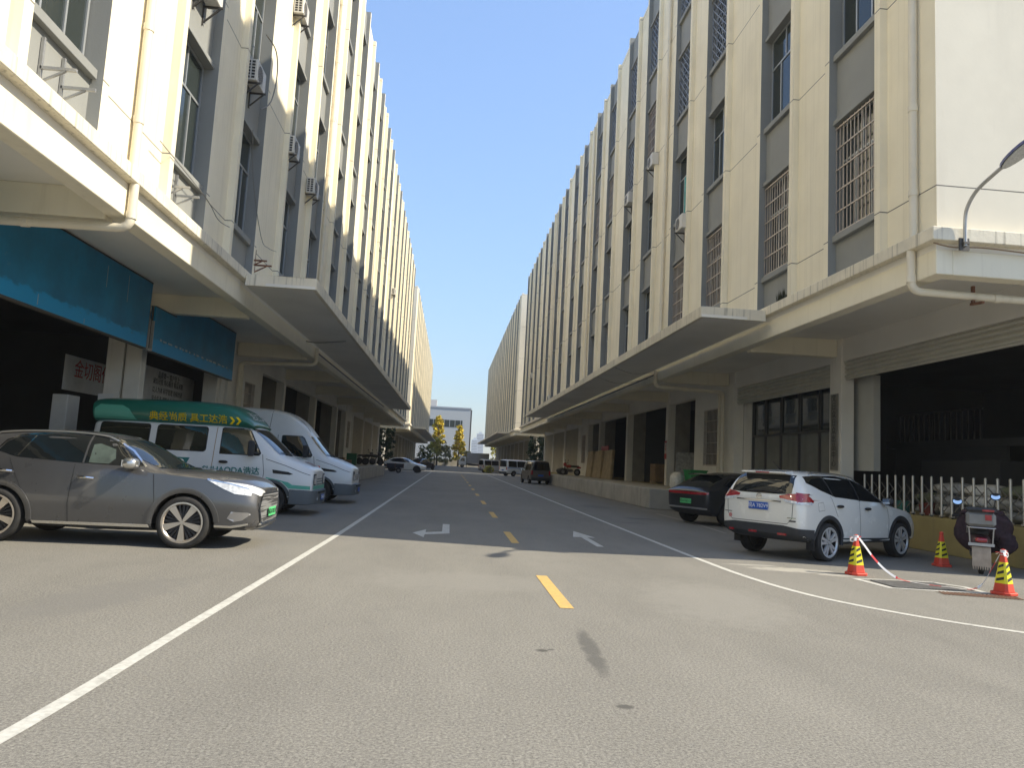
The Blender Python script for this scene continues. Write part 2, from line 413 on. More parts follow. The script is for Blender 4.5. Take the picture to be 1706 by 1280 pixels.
def grille_bars():
    mb = MB(); q = RW / 2 - .02
    for i in range(13):
        y = -q + 2 * q * i / 12; mb.box(-.035, -.017, y - .011, y + .011, -.02, WH - .02)
    for i in range(6):
        z = .05 + (WH - .14) * i / 5; mb.box(-.017, .003, -q, q, z - .016, z + .016)
    return mb.mesh('window_grille', BARM)
def grille_lattice():
    mb = MB(); q = RW / 2 - .02; h = WH
    for z in (.02, h - .05): mb.box(-.03, 0, -q, q, z, z + .03)
    for y in (-q, q - .03): mb.box(-.03, 0, y, y + .03, .05, h - .05)
    st = .30
    n = int((h + 2 * q) / st) + 1
    for s_ in (1, -1):
        for i in range(n):
            c = -q - h + st * (i + 1) + (0 if s_ > 0 else 0)
            y0, z0 = c, 0.0; y1, z1 = c + h, h
            if y0 < -q: z0 += (-q - y0); y0 = -q
            if y1 > q: z1 -= (y1 - q); y1 = q
            if y1 - y0 < .05: continue
            mb.bar((-.015 - .004 * s_, y0 * s_, z0), (-.015 - .004 * s_, y1 * s_, z1), .014, .026)
    for i in range(1, 6): mb.box(-.03, -.02, -q, q, h * i / 6 - .01, h * i / 6 + .01)
    return mb.mesh('window_grille', SCREEN)
def win_simple():
    mb = MB(); q = RW / 2 - .03
    mb.box(-.20, -.17, -q, q, .002, WH, 1)
    for z in (.002, WH - .052, 1.72): mb.box(-.17, -.141, -q, q, z, z + .05)
    mb.box(-.17, -.142, -.02, .02, .052, 1.72)
    mb.box(-.031, .075, -RW / 2 + .015, RW / 2 - .015, -.15, .001, 2)
    mb.box(-.14, .065, -RW / 2 + .015, RW / 2 - .015, WH + .002, WH + .11, 2)
    return mb.mesh('window', [ALU, PANE, GREYP])
WM = dict(f=win_frame(), p=win_pane(), c=win_curtain(), s=win_sill(), h=win_hood(), b=grille_bars(), l=grille_lattice(), x=win_simple())

def building(S, Y0, nb, label, near=True, grilles=None, start_bay=0, canopy=None):
    """start_bay < 0 lengthens the block towards the camera"""
    Ys, Ye = Y0 + start_bay * BAY, Y0 + nb * BAY
    root = empty('workshop_building', (S.x(0), Ys, 0), 0, label, 'building', None)
    O = (S.x(0), Ys, 0)
    def part(mb, name, mats, **k):
        o = mb.build(name, mats, None, org=O, **k); o.parent = root; o.location = (0, 0, 0); return o
    # upper wall with its plain ends
    mb = MB(); S.box(mb, -25, -.25, Ys, Ye, 6.08, ROOF); part(mb, 'wall', ENDW)
    rec = []
    for k in range(start_bay, nb):
        for r in (R1, R2): rec.append((Y0 + k * BAY + r, Y0 + k * BAY + r + RW))
    # pilasters with a projecting fin on each edge
    edges = [Ys] + [e for a in rec for e in a] + [Ye]
    for i in range(0, len(edges), 2):
        a, b_ = edges[i], edges[i + 1]
        prof, sd = [], []
        def P(u, y, s): prof.append((S.x(u), y)); sd.append(s)
        P(-.25, a, 1 if i else 2)
        if i: P(.16, a, 0); P(.16, a + .20, 0); P(0, a + .20, 0)
        else: P(0, a, 0)
        if i + 2 < len(edges): P(0, b_ - .20, 0); P(.16, b_ - .20, 0); P(.16, b_, 1)
        else: P(0, b_, 2)
        P(-.25, b_, 0)
        mb = MB(); mb.prism(prof, 6.08, ROOF + (.0 if i % 4 else .10), 0, sd)
        part(mb, 'pilaster', [CREAM, GREYP, ENDW])
    for (a, b_) in rec:
        zs = [6.08]
        for f in range(4): zs += [SILL + f * PIT, SILL + f * PIT + WH]
        zs.append(ROOF - .12)
        for i in range(0, 10, 2):
            mb = MB(); S.box(mb, -.25, -.03, a, b_, zs[i], zs[i + 1]); part(mb, 'spandrel_panel', GREYP)
    rz = math.pi if S.sg < 0 else 0
    for i, (a, b_) in enumerate(rec):
        for f in range(4):
            loc = (0, (a + b_) / 2 - Ys, SILL + f * PIT)
            if near:
                wo = link('window', WM['f'], root, loc, rz)
                link('pane', WM['p'], wo); link('sill', WM['s'], wo); link('hood', WM['h'], wo)
                if wrng.random() < .35 or (grilles and (i, f) in grilles and grilles[(i, f)] == 'b'): link('curtain', WM['c'], wo)
                if grilles and (i, f) in grilles: link('window_grille', WM[grilles[(i, f)]], wo)
            else: link('window', WM['x'], root, loc, rz)
    # floor slab edge, moulding, fascia beam and cross beams over the loading bays
    mb = MB(); S.box(mb, -25.2, .22, Ys - .22, Ye + .22, 5.84, 6.08); part(mb, 'ledge', LEDGE, bevel=.012)
    mb = MB(); S.box(mb, -25.1, .05, Ys - .05, Ye + .05, 5.72, 5.84); part(mb, 'slab', SOFFIT)
    mb = MB(); S.box(mb, -.25, .06, Ys - .06, Ye + .06, 5.27, 5.72)
    part(mb, 'fascia_beam', BEAMC, bevel=.012)
    mb = MB(); S.box(mb, -25, -.252, Ys - .058, Ys + .25, 5.27, 5.719); part(mb, 'end_beam', BEAMC, bevel=.012)
    mb = MB(); S.box(mb, -25, -.252, Ye - .25, Ye + .058, 5.27, 5.719); part(mb, 'end_beam', BEAMC, bevel=.012)
    for k in range(start_bay, nb + 1):
        y = Y0 + 8.9 + (k - 1) * BAY + .05
        if Ys + 1 < y < Ye - 1: mb = MB(); S.box(mb, -2.9, -.252, y - .15, y + .15, 5.20, 5.719); part(mb, 'cross_beam', BEAMC, bevel=.012)
    if canopy:
        mb = MB(); S.box(mb, .225, 2.0, canopy[0], canopy[1], 5.68, 5.76); part(mb, 'canopy', SOFFIT)
        mb = MB()
        S.box(mb, 1.9, 2.003, canopy[0] - .003, canopy[1] + .003, 5.677, 5.97)
        S.box(mb, .225, 1.9, canopy[0] - .003, canopy[0] + .1, 5.677, 5.97); S.box(mb, .225, 1.9, canopy[1] - .1, canopy[1] + .003, 5.677, 5.97)
        part(mb, 'canopy_edge', LEDGE, bevel=.01)
    return root, part, Ys, Ye

def column(part, S, y0, y1, z0=.81, z1=5.72, u0=-3.3, u1=-2.9, mat=None, name='column'):
    mb = MB(); S.box(mb, u0, u1, y0, y1, z0, z1); return part(mb, name, mat or COLC, bevel=.015)

def ribbed(mb, S, u, y0, y1, z0, z1, pitch=.11, depth=.075, mi=0):
    n = max(2, int(round((z1 - z0) / pitch))); zs = []
    for i in range(n):
        a = z0 + (z1 - z0) * i / n; b_ = z0 + (z1 - z0) * (i + 1) / n; h = b_ - a
        zs += [(u, a), (u + depth * .7, a + h * .15), (u + depth, a + h * .4), (u + depth * .7, a + h * .65), (u, a + h * .8)]
    zs.append((u, z1))
    vs = [(S.x(q), y0, z) for q, z in zs] + [(S.x(q), y1, z) for q, z in zs]; m = len(zs)
    mb.add(vs, [(i, i + 1, m + i + 1, m + i) for i in range(m - 1)], mi)

def shutter(part, S, y0, y1, z0, z1, mat=SHUT, u=-3.06, pitch=.118):
    mb = MB(); ribbed(mb, S, u, y0, y1, z0, z1, pitch)
    S.box(mb, u - .03, u + .035, y0, y1, z0 - .05, z0 - .001)
    return part(mb, 'roller_shutter', mat)

def bays(part, S, Ys, Ye, near_mat, openings, walls, shut, lintel=5.05, dock=(30.0, 64.0), dockface=True):
    """ground floor: platform, lintel band, interior, piers"""
    mb = MB(); S.box(mb, -14, -3.0, Ys, Ye, 0, .81)
    part(mb, 'loading_dock', near_mat, bevel=.015)
    if dock:
        mb = MB(); S.box(mb, -2.998, .21, dock[0], dock[1], 0, .815); part(mb, 'loading_dock', DOCKC, bevel=.025)
    mb = MB(); S.box(mb, -3.25, -2.95, Ys + .3, Ye - .3, lintel, 5.718); part(mb, 'lintel_wall', SOFFIT)
    mb = MB()
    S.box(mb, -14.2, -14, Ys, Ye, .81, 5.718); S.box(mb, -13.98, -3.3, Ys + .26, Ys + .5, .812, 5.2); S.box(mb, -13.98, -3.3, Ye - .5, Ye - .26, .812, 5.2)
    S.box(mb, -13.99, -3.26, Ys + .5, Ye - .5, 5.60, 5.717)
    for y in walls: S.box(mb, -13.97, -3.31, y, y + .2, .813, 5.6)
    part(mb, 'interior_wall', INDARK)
# right near block -------------------------------------------------------------
gr = {(0, 0): 'b', (1, 0): 'b', (2, 0): 'b', (3, 0): 'b', (2, 2): 'l', (3, 2): 'l', (3, 3): 'l', (4, 2): 'b', (4, 3): 'l', (5, 2): 'l', (5, 3): 'l', (2, 3): 'l', (1, 3): 'l', (6, 2): 'b'}
for i in range(6, 17):
    gr[(i, 3)] = 'l'
    if i % 3 != 2: gr[(i, 2)] = 'b'
Y0 = 12.2
rootR, pR, Ys, Ye = building(RIGHT, Y0, 9, 'cream workshop block behind the white SUV, barred windows and a lamp on its corner', True, gr, 0, (18.9, 64.7))
bays(pR, RIGHT, Ys, Ye, DOCKY, None, (29.6, 47.2, 65.2, 73.5, 81.8), None, dock=(30.0, 64.6))
for y in (12.55, 21.1): column(pR, RIGHT, y - .33, y + .33)
column(pR, RIGHT, 29.0, 29.45)
for y in (38.35, 47.3, 56.2, 61.0):
    column(pR, RIGHT, y - .2, y + .2); column(pR, RIGHT, y - .2, y + .2, u0=-4.1, u1=-3.302, mat=RAWC, name='pier')
for y in (65.4, 73.6, 82.0, 89.4): column(pR, RIGHT, y - .25, y + .25)
def bay_wall(part, S, *spans):
    for a, b_, z0, z1 in spans: mb = MB(); S.box(mb, -3.2, -2.96, a, b_, z0, z1); part(mb, 'bay_wall', COLC)
bay_wall(pR, RIGHT, (29.46, 30.85, .81, 5.05), (32.75, 34.0, .81, 5.05), (30.85, 32.75, .81, 1.9), (30.85, 32.75, 4.38, 5.05), (61.2, 62.3, .81, 5.05), (64.0, 65.15, .81, 5.05), (62.3, 64.0, .81, 1.9), (62.3, 64, 4.3, 5.05))
def barred_window(part, S, y0, y1, z0, z1):
    mb = MB(); S.box(mb, -3.12, -3.10, y0, y1, z0, z1, 1)
    for i in range(12):
        y = y0 + (y1 - y0) * (i + .5) / 12; S.box(mb, -2.985, -2.967, y - .012, y + .012, z0, z1)
    for i in range(6):
        z = z0 + .03 + (z1 - z0 - .06) * i / 5; S.box(mb, -2.967, -2.95, y0 - .02, y1 + .02, z - .014, z + .014)
    part(mb, 'window', [BARM, PANE])
barred_window(pR, RIGHT, 30.85, 32.75, 1.9, 4.38); barred_window(pR, RIGHT, 62.3, 64, 1.9, 4.3)
shutter(pR, RIGHT, 12.9, 20.75, 4.55, 5.05); shutter(pR, RIGHT, 21.45, 28.98, 4.42, 5.05)
for a, b_ in ((65.66, 73.34), (73.86, 81.74), (82.26, 89.14)): shutter(pR, RIGHT, a, b_, .86, 5.05, SHUTB, pitch=.12)
# glazed shop front set back in the second bay
mb = MB(); RIGHT.box(mb, -3.42, -3.40, 21.5, 28.2, 3.06, 4.42); sf = pR(mb, 'shop_front', M('shop_glass', (.02, .03, .03), .03, spec=.8, bump=.04, bs=1.5))
mb = MB()
for y in (21.5, 22.9, 24.3, 25.7, 27.0, 28.15): RIGHT.box(mb, -3.40, -3.33, y, y + .07, .86, 4.42)
RIGHT.box(mb, -3.40, -3.335, 21.5, 28.2, 3.05, 3.12); RIGHT.box(mb, -3.40, -3.335, 21.5, 28.2, .86, .93)
o = pR(mb, 'mullion', STEELD)
mb = MB(); RIGHT.box(mb, -3.39, -3.3, 28.24, 28.99, .86, 4.42); pR(mb, 'jamb_panel', COLC)
BLD = M('glazed_blind', (.20, .205, .18), .9, var=.12, vs=2, streak=.6, sscale=(1, 1.1, .02), dirt=(.07, .075, .07), coat=1.0)
for y0, y1 in ((21.57, 22.9), (22.97, 24.3), (24.37, 25.7), (25.77, 27.0), (27.07, 28.15)):
    mb = MB(); RIGHT.box(mb, -3.42, -3.401, y0, y1, .93, 3.05); pR(mb, 'blind_panel', BLD)
# inside the open corner bay
mb = MB(); RIGHT.box(mb, -3.7, -3.5, 20.1, 21.2, 1.87, 4.6); pR(mb, 'partition', M('white_partition', (.56, .56, .52), .8, var=.05))
mb = MB(); RIGHT.box(mb, -9.6, -9.3, 13, 29, 2.95, 3.2); RIGHT.box(mb, -9.5, -9.4, 22.5, 28.5, .81, 2.95)
pR(mb, 'mezzanine', INSIDE)
mb = MB()
for i in range(16): RIGHT.box(mb, -9.36, -9.33, 23.6 + i * .3, 23.64 + i * .3, 3.2, 4.2)
RIGHT.box(mb, -9.365, -9.325, 23.5, 28.4, 4.2, 4.26); pR(mb, 'railing', GALV)
mb = MB(); RIGHT.box(mb, -8.0, -6.8, 19.5, 23.0, .82, 2.35); tag(mb.build('packing_crate', INDARK, bevel=.02), 'tall dark crate standing inside the open corner bay below the mezzanine', 'crate')

def pipe(part, pts, r=.075, mat=PVC, name='drain_pipe', joints=()):
    mb = MB(); P = [Vector(p) for p in pts]; out = [P[0]]
    for i in range(1, len(P) - 1):
        a = (P[i - 1] - P[i]).normalized(); b_ = (P[i + 1] - P[i]).normalized(); k = min(.2, (P[i - 1] - P[i]).length / 2.1, (P[i + 1] - P[i]).length / 2.1)
        for t in (0, .25, .5, .75, 1):
            out.append((P[i] + a * k) * (1 - t) ** 2 + P[i] * 2 * t * (1 - t) + (P[i] + b_ * k) * t * t)
    out.append(P[-1]); mb.tube(out, r, 12)
    for j in joints:
        a = Vector(j[0]); d = Vector(j[1]).normalized() * .06; mb.tube([a - d, a + d], r * 1.16, 12)
    return part(mb, name, mat, smooth=40)
def drains(part, S, y, yc):
    pipe(part, [(S.x(.10), y, ROOF - .3), (S.x(.10), y, 6.085)], joints=[((S.x(.10), y, z), (0, 0, 1)) for z in (6.95, 8.6, 11.4, 13.2, 15.6, 17.5, 20, 22)])
    pipe(part, [(S.x(.15), y, 5.835), (S.x(.15), y, 5.08), (S.x(-9), y, 4.98)], joints=[((S.x(.15), y, 5.3), (0, 0, 1)), ((S.x(-1.5), y, 5.06), (1, 0, 0))])
    pipe(part, [(S.x(.10), yc, ROOF - .3), (S.x(.10), yc, 6.085)], joints=[((S.x(.10), yc, z), (0, 0, 1)) for z in (8.4, 10.6, 12.7, 15, 17.5, 20)])
    pipe(part, [(S.x(.16), yc + .3, 5.67), (S.x(.16), yc + .3, 5.0), (S.x(-2.76), yc + .4, 4.93), (S.x(-2.76), yc + .42, .83)], joints=[((S.x(.16), yc + .3, 5.3), (0, 0, 1)), ((S.x(-2.76), yc + .42, 2.6), (0, 0, 1))])
    pipe(part, [(S.x(-2.8), yc + .9, 5.0), (S.x(-2.8), yc + .9, .83)], .06)
    pipe(part, [(S.x(.14), yc + .5, 5.52), (S.x(.14), yc + 16, 5.50), (S.x(.14), 60, 5.52)], .028, STEELD, 'conduit')
    for k in range(2, 8):
        pipe(part, [(S.x(.10), yc + BAY * (k - 1) + .05, ROOF - .3), (S.x(.10), yc + BAY * (k - 1) + .05, 6.085)]) if k % 2 else None
drains(pR, RIGHT, 12.72, 29.5)
mb = MB(); mb.bar((RIGHT.x(-1.05), 12.72, 5.26), (RIGHT.x(-1.05), 12.72, 4.93), .05); mb.bar((RIGHT.x(-1.05), 12.78, 4.93), (RIGHT.x(-1.05), 12.45, 4.9), .045)
pR(mb, 'pipe_hanger', RUST)
CABG = M('grey_cable', (.22, .21, .19), .7)
def cable(part, pts, r=.009, mat=CABG): 
    mb = MB(); mb.tube(smoothpath3(pts), r, 5); return part(mb, 'cable', mat)
def smoothpath3(pts, k=5):
    out = []; P = [Vector(p) for p in [pts[0]] + list(pts) + [pts[-1]]]
    for i in range(1, len(P) - 2):
        p0, p1, p2, p3 = P[i - 1:i + 3]
        for j in range(k):
            t = j / k; out.append(.5 * ((2 * p1) + (p2 - p0) * t + (2 * p0 - 5 * p1 + 4 * p2 - p3) * t * t + (-p0 + 3 * p1 - 3 * p2 + p3) * t ** 3))
    out.append(P[-1]); return out
cable(pR, [(8.24, 12.06, 5.80), (8.6, 12.05, 5.74), (9.2, 12.05, 5.77), (10.5, 12.05, 5.72), (12, 12.05, 5.76)], .014, M('brown_cable', (.25, .17, .10), .7))
cable(pR, [(6.5, 29.6, 5.66), (7.3, 29.9, 5.5), (8.2, 30, 5.6)]); cable(pR, [(6.45, 33, 5.66), (7.2, 32, 5.3), (8.24, 31, 5.45)])

# left near block --------------------------------------------------------------
rootL, pL, Ys2, Ye2 = building(LEFT, Y0, 9, 'sunlit cream workshop block with blue signboards over its loading bays', True, None, -1, (18.9, 64.7))
bays(pL, LEFT, Ys2, Ye2, DOCKC, None, (4.6, 29.6, 47.2, 65.2, 73.5, 81.8), None, dock=(30.0, 63.8), lintel=5.0)
for y in (4.0, 12.55): column(pL, LEFT, y - .33, y + .33)
column(pL, LEFT, 20.85, 21.2, u0=-3.32); column(pL, LEFT, 20.92, 21.4, u0=-3.85, u1=-3.40, name='pier'); column(pL, LEFT, 27.5, 27.75, u0=-3.4); column(pL, LEFT, 28.0, 28.45)
column(pL, LEFT, 28.8, 29.5)
for y in (38.35, 47.3, 56.2, 61.0):
    column(pL, LEFT, y - .2, y + .2); column(pL, LEFT, y - .2, y + .2, u0=-4.1, u1=-3.302, mat=RAWC, name='pier')
for y in (65.4, 73.6, 82.0, 89.4): column(pL, LEFT, y - .25, y + .25)
bay_wall(pL, LEFT, (29.5, 31.3, .81, 5), (32.9, 34, .81, 5), (61.2, 62.3, .81, 5), (64, 65.15, .81, 5), (31.3, 32.9, .81, 2.1), (31.3, 32.9, 4.35, 5), (62.3, 64, .81, 2.1), (62.3, 64, 4.35, 5))
barred_window(pL, LEFT, 31.3, 32.9, 2.1, 4.35); barred_window(pL, LEFT, 62.3, 64, 2.1, 4.35)
for a, b_ in ((65.66, 73.34), (73.86, 81.74), (82.26, 89.14)): shutter(pL, LEFT, a, b_, .86, 5.0, SHUTB, pitch=.12)
drains(pL, LEFT, 12.42, 29.3)
cable(pL, [(LEFT.x(.2), 13.1, 6.9), (LEFT.x(.17), 15.7, 6.8), (LEFT.x(.17), 16.6, 6.62), (LEFT.x(.18), 17.4, 6.7)])
cable(pL, [(LEFT.x(.18), 18.5, 9.6), (LEFT.x(.17), 19.0, 8.4), (LEFT.x(.17), 20.2, 7.3), (LEFT.x(.12), 21.2, 7.3), (LEFT.x(.17), 21.9, 7.4)])
cable(pL, [(LEFT.x(.18), 18.9, 12.4), (LEFT.x(.30), 19.5, 12.3), (LEFT.x(.22), 20.1, 11.9), (LEFT.x(.20), 19.8, 11.0), (LEFT.x(.19), 19.0, 10.4)], .017)
cable(pL, [(-4.0, 26.9, 5.62), (-5.0, 27.2, 5.55), (-5.5, 27.4, 5.6)], .02)

# far blocks --------------------------------------------------------------------
for S, lab in ((RIGHT, 'farther cream block on the shaded side, beyond the dark evergreen and the brown minivan'), (LEFT, 'farther cream block beyond the white coupe-like car, its facade half in sun')):
    rr, pf, a, b_ = building(S, 98.0, 10, lab, False, None, 0, (104.5, 178))
    bays(pf, S, a, b_, DOCKC, None, (), None, dock=None)
    for k in range(11):
        y = a + .4 + k * 8.53; column(pf, S, y - .3, y + .3)
        if k < 10: shutter(pf, S, y + .31, y + 8.22, .86, 5.05, SHUTB, pitch=.16)

# blue signboards over the left bays ---------------------------------------------
def blue_mat(name, seed):
    m = M(name, (.006, .195, .37), .42, var=.22, vs=1.3, grime=.35, dirt=(.012, .13, .22))
    n = m.node_tree.nodes; L = m.node_tree.links; b = n['Principled BSDF']
    src = b.inputs['Base Color'].links[0].from_socket
    pos = n.new('ShaderNodeNewGeometry').outputs['Position']
    q = n.new('ShaderNodeVectorMath'); q.operation = 'MULTIPLY_ADD'; q.inputs[1].default_value = (1, 1.6, 4.2); q.inputs[2].default_value = (seed, seed, 0); L.new(pos, q.inputs[0])
    t = n.new('ShaderNodeTexNoise'); t.inputs['Scale'].default_value = 1.9; t.inputs['Detail'].default_value = 5; L.new(q.outputs[0], t.inputs['Vector'])
    r = n.new('ShaderNodeMapRange'); r.inputs[1].default_value = .66; r.inputs[2].default_value = .78; r.inputs[4].default_value = .5; L.new(t.outputs[0], r.inputs[0])
    x = n.new('ShaderNodeMix'); x.data_type = 'RGBA'; L.new(r.outputs[0], x.inputs[0])
    ia = [i for i in x.inputs if i.type == 'RGBA']; L.new(src, ia[0]); ia[1].default_value = (.13, .27, .33, 1)
    # the lighter unfaded band along the lower edge
    sp = n.new('ShaderNodeSeparateXYZ'); L.new(pos, sp.inputs[0])
    ad = n.new('ShaderNodeMath'); ad.operation = 'MULTIPLY_ADD'; ad.inputs[1].default_value = .35; L.new(t.outputs[0], ad.inputs[0]); L.new(sp.outputs[2], ad.inputs[2])
    rb = n.new('ShaderNodeMapRange'); rb.inputs[1].default_value = 4.50; rb.inputs[2].default_value = 4.44; L.new(ad.outputs[0], rb.inputs[0])
    x2 = n.new('ShaderNodeMix'); x2.data_type = 'RGBA'; L.new(rb.outputs[0], x2.inputs[0]); ib = [i for i in x2.inputs if i.type == 'RGBA']
    L.new([o for o in x.outputs if o.type == 'RGBA'][0], ib[0]); ib[1].default_value = (.006, .31, .62, 1)
    L.new([o for o in x2.outputs if o.type == 'RGBA'][0], b.inputs['Base Color']); return m
def board(name, prof, x, mat, label):
    r = empty(name, (x, prof[0][0], prof[0][1]), 0, label, 'signboard', 'blue signboards over the left loading bays')
    mb = MB(); n = len(prof)
    mb.add([(x, y, z) for y, z in prof] + [(x - .12, y, z) for y, z in prof], [tuple(range(n)), tuple(range(2 * n - 1, n - 1, -1))] + [(i, (i + 1) % n, n + (i + 1) % n, n + i) for i in range(n)])
    o = mb.build('panel', mat, None, org=r.location); o.parent = r; o.location = (0, 0, 0)
    mb = MB()
    for i in range(len(prof)):
        a, b_ = prof[i], prof[(i + 1) % n]
        mb.bar((x - .06, *a), (x - .06, *b_), .14, .03)
    o = mb.build('frame', STEELD, None, org=r.location); o.parent = r; o.location = (0, 0, 0)
    return r
b1 = board('blue_signboard', [(7.0, 3.98), (19.45, 3.98), (19.5, 5.68), (7.0, 5.68)], -7.9, blue_mat('weathered_blue_vinyl', 0), 'longer weathered blue signboard, the one with pale scraps all over it')
b2 = board('blue_signboard', [(19.85, 3.95), (27.0, 3.95), (27.02, 5.66), (21.3, 5.66), (21.3, 5.15), (19.85, 5.15)], -7.9, blue_mat('faded_blue_vinyl', 9), 'shorter blue signboard with its notched top corner, above the green-roofed van')
for k, (yy, zz) in enumerate(((19.62, 4.1),)):
    mb = MB(); mb.box(-7.95, -7.88, 19.52, 19.80, 3.95, 4.0).box(-7.95, -7.88, 19.52, 19.55, 4.0, 4.75).box(-7.95, -7.88, 19.77, 19.80, 4.0, 4.75)
    o = mb.build('bracket', GALV, None, org=b2.location); o.parent = b2; o.location = (0, 0, 0)
# small worn white marks along the foot of the shorter board and on the long one
mb = MB(); rs = random.Random(8)
y = 20.3
while y < 26.3:
    w_ = rs.uniform(.08, .3); mb.box(-7.898, -7.896, y, y + w_, 4.30, 4.34 + rs.random() * .02); y += w_ + rs.uniform(.06, .3)
o = mb.build('worn_lettering', M('worn_white', (.35, .42, .45), .6), None, org=b2.location); o.parent = b2; o.location = (0, 0, 0)
mb = MB()
TSC = M('tape_scrap', (.36, .42, .42), .7)
for y, z0, z1 in ((14.4, 4.05, 4.25), (17.0, 5.0, 5.5), (18.1, 4.9, 5.55), (16.2, 4.02, 4.12)):
    o = MB().box(-7.899, -7.896, y, y + .018, z0, z1).build('tape_strip', TSC, None, org=b1.location); o.parent = b1; o.location = (0, 0, 0)

# banners inside the left bays -----------------------------------------------------
def banner(x, y0, y1, z0, z1, lines, mat, tm, label, size):
    r = empty('wall_banner', (x, (y0 + y1) / 2, z0), 0, label, 'banner')
    mb = MB(); mb.box(-.02, 0, y0 - (y0 + y1) / 2, y1 - (y0 + y1) / 2, 0, z1 - z0); mb.build('sheet', mat, r)
    for i, (t, zz, s) in enumerate(lines):
        link('lettering', text_mesh(t, s, tm, 'lettering', .002), r, (.004, 0, zz), R(90))
    return r
BAN = M('banner_vinyl', (.74, .74, .73), .6, var=.15, vs=1.5)
banner(-10.9, 21.6, 24.9, 2.95, 3.95, [('金切阁任', .62, .56)], BAN, M('dull_red_letters', (.45, .03, .03), .7), 'grey banner with big red characters inside the dark bay', .6)
banner(-10.0, 24.3, 29.4, 2.75, 4.1, [('品质第一 客户至上', 1.14, .24), ('诚信经营 用心服务 精益求精', .92, .22), ('以人为本 科学管理 持续改进', .62, .22), ('安全生产 预防为主 综合治理', .32, .22)], BAN, M('dark_letters', (.03, .03, .035), .7), 'pale banner with rows of small dark characters behind the vans', .2)

tag(MB().box(-10.6, -10.2, 20.55, 21.2, .812, 2.75).build('metal_cabinet', WHITE, None, bevel=.015), 'white upright cabinet in the dark bay under the longer blue signboard', 'cabinet')
tag(MB().box(-9.6, -9.2, 20.905, 20.915, 2.55, 2.85).build('paper_notice', WHITE), 'small white notice stuck on the concrete pier under the blue signboard', 'notice')
q = random.Random(5); mb = MB()
for k in range(60):
    x, y = RIGHT.x(.17) + q.gauss(0, .03), 18.05 + q.gauss(0, .11); h = q.uniform(.08, .34); a = q.uniform(0, 6.3)
    mb.add([(x - .012, y, 6.08), (x + .012, y, 6.08), (x + .1 * math.cos(a) * h, y + .35 * math.sin(a) * h, 6.08 + h)], [(0, 1, 2)])
tag(mb.build('weed_tuft', M('dark_weed', (.035, .04, .02), .9), fixn=False), 'dark weed tuft growing on the ledge where the shaded canopy begins', 'weed')

# column plates -------------------------------------------------------------------
r = empty('column_sign', (11.29, 21.1, 1.85), 0, 'narrow grey vertical sign fixed to the column behind the white SUV', 'sign')
MB().box(-.03, 0, -.21, .21, 0, 2.25).build('plate', M('brushed_plate', (.22, .215, .19), .4, metal=.4, var=.2, vs=2), r, bevel=.005)
link('lettering', text_mesh('文日众日众出品中心', .24, M('plate_letters', (.04, .04, .04), .6), 'lettering', .002, True), r, (-.033, 0, 1.15), R(-90))
r = empty('column_sign', (11.29, 38.35, 2.2), 0, 'red and white notice fixed to the thin column farther along the dock', 'sign')
MB().box(-.02, 0, -.19, .19, 0, .95).build('plate', M('white_notice', (.6, .56, .54), .6), r)
MB().box(-.023, -.0201, -.19, .19, 0, .28).box(-.023, -.0201, -.19, .19, .86, .95).build('red_band', M('red_notice', (.45, .05, .05), .6), r)
link('lettering', text_mesh('严禁烟火', .17, M('red_letters', (.42, .05, .05), .6), 'lettering', .002, True), r, (-.024, 0, .57), R(-90))

# street lamp on the corner ledge ---------------------------------------------------
r = empty('street_lamp', (8.72, 11.93, 5.78), 0, 'curved grey wall lamp with a blue rimmed head on the building corner ledge', 'street lamp')
LP = [(0, -.02, -.05), (0, -.02, .35), (.0, -.08, .62), (.03, -.28, .86), (.08, -.62, 1.02), (.11, -.8, 1.09)]
MB().tube(smoothpath3(LP), .033, 10).build('arm', GALV, r, smooth=40)
MB().box(-.09, .09, .0, .03, -.12, .10).box(-.05, .05, -.06, 0, -.02, .02).build('bracket', STEELD, r)
hd = Vector((.16, -1.12, 1.21)); ax = Vector((.12, -.9, .32)).normalized(); sx = ax.cross(Vector((0, 0, 1))).normalized(); uz = sx.cross(ax)
mb = MB(); ring, ring2 = [], []
def leafshape(k, n=20): 
    t = 2 * math.pi * k / n; c_, s_ = math.cos(t), math.sin(t)
    return .40 * c_, .15 * s_ * (1 + .15 * c_)
lo = [hd + ax * a + sx * b_ - uz * .02 for a, b_ in (leafshape(k) for k in range(20))]
mi_ = [hd + ax * a * 1.0 + sx * b_ + uz * .03 for a, b_ in (leafshape(k) for k in range(20))]
up = [hd + ax * a * .6 + sx * b_ * .5 + uz * .085 for a, b_ in (leafshape(k) for k in range(20))]
mb.add(lo + mi_ + up, [(k, (k + 1) % 20, 20 + (k + 1) % 20, 20 + k) for k in range(20)] + [(20 + k, 20 + (k + 1) % 20, 40 + (k + 1) % 20, 40 + k) for k in range(20)] + [tuple(range(40, 60))], 0)
mb.build('lamp_head', M('blue_lamp_shell', (.035, .06, .22), .35, coat=.4), r, smooth=45)
mb = MB(); inn = [hd + ax * a * .93 + sx * b_ * .88 - uz * .021 for a, b_ in (leafshape(k) for k in range(20))]
mb.add(inn + [p - uz * .02 for p in inn], [tuple(range(20, 40))] + [(k, (k + 1) % 20, 20 + (k + 1) % 20, 20 + k) for k in range(20)]); mb.build('diffuser', M('lamp_glass', (.55, .56, .55), .25, var=.2, vs=30), r)

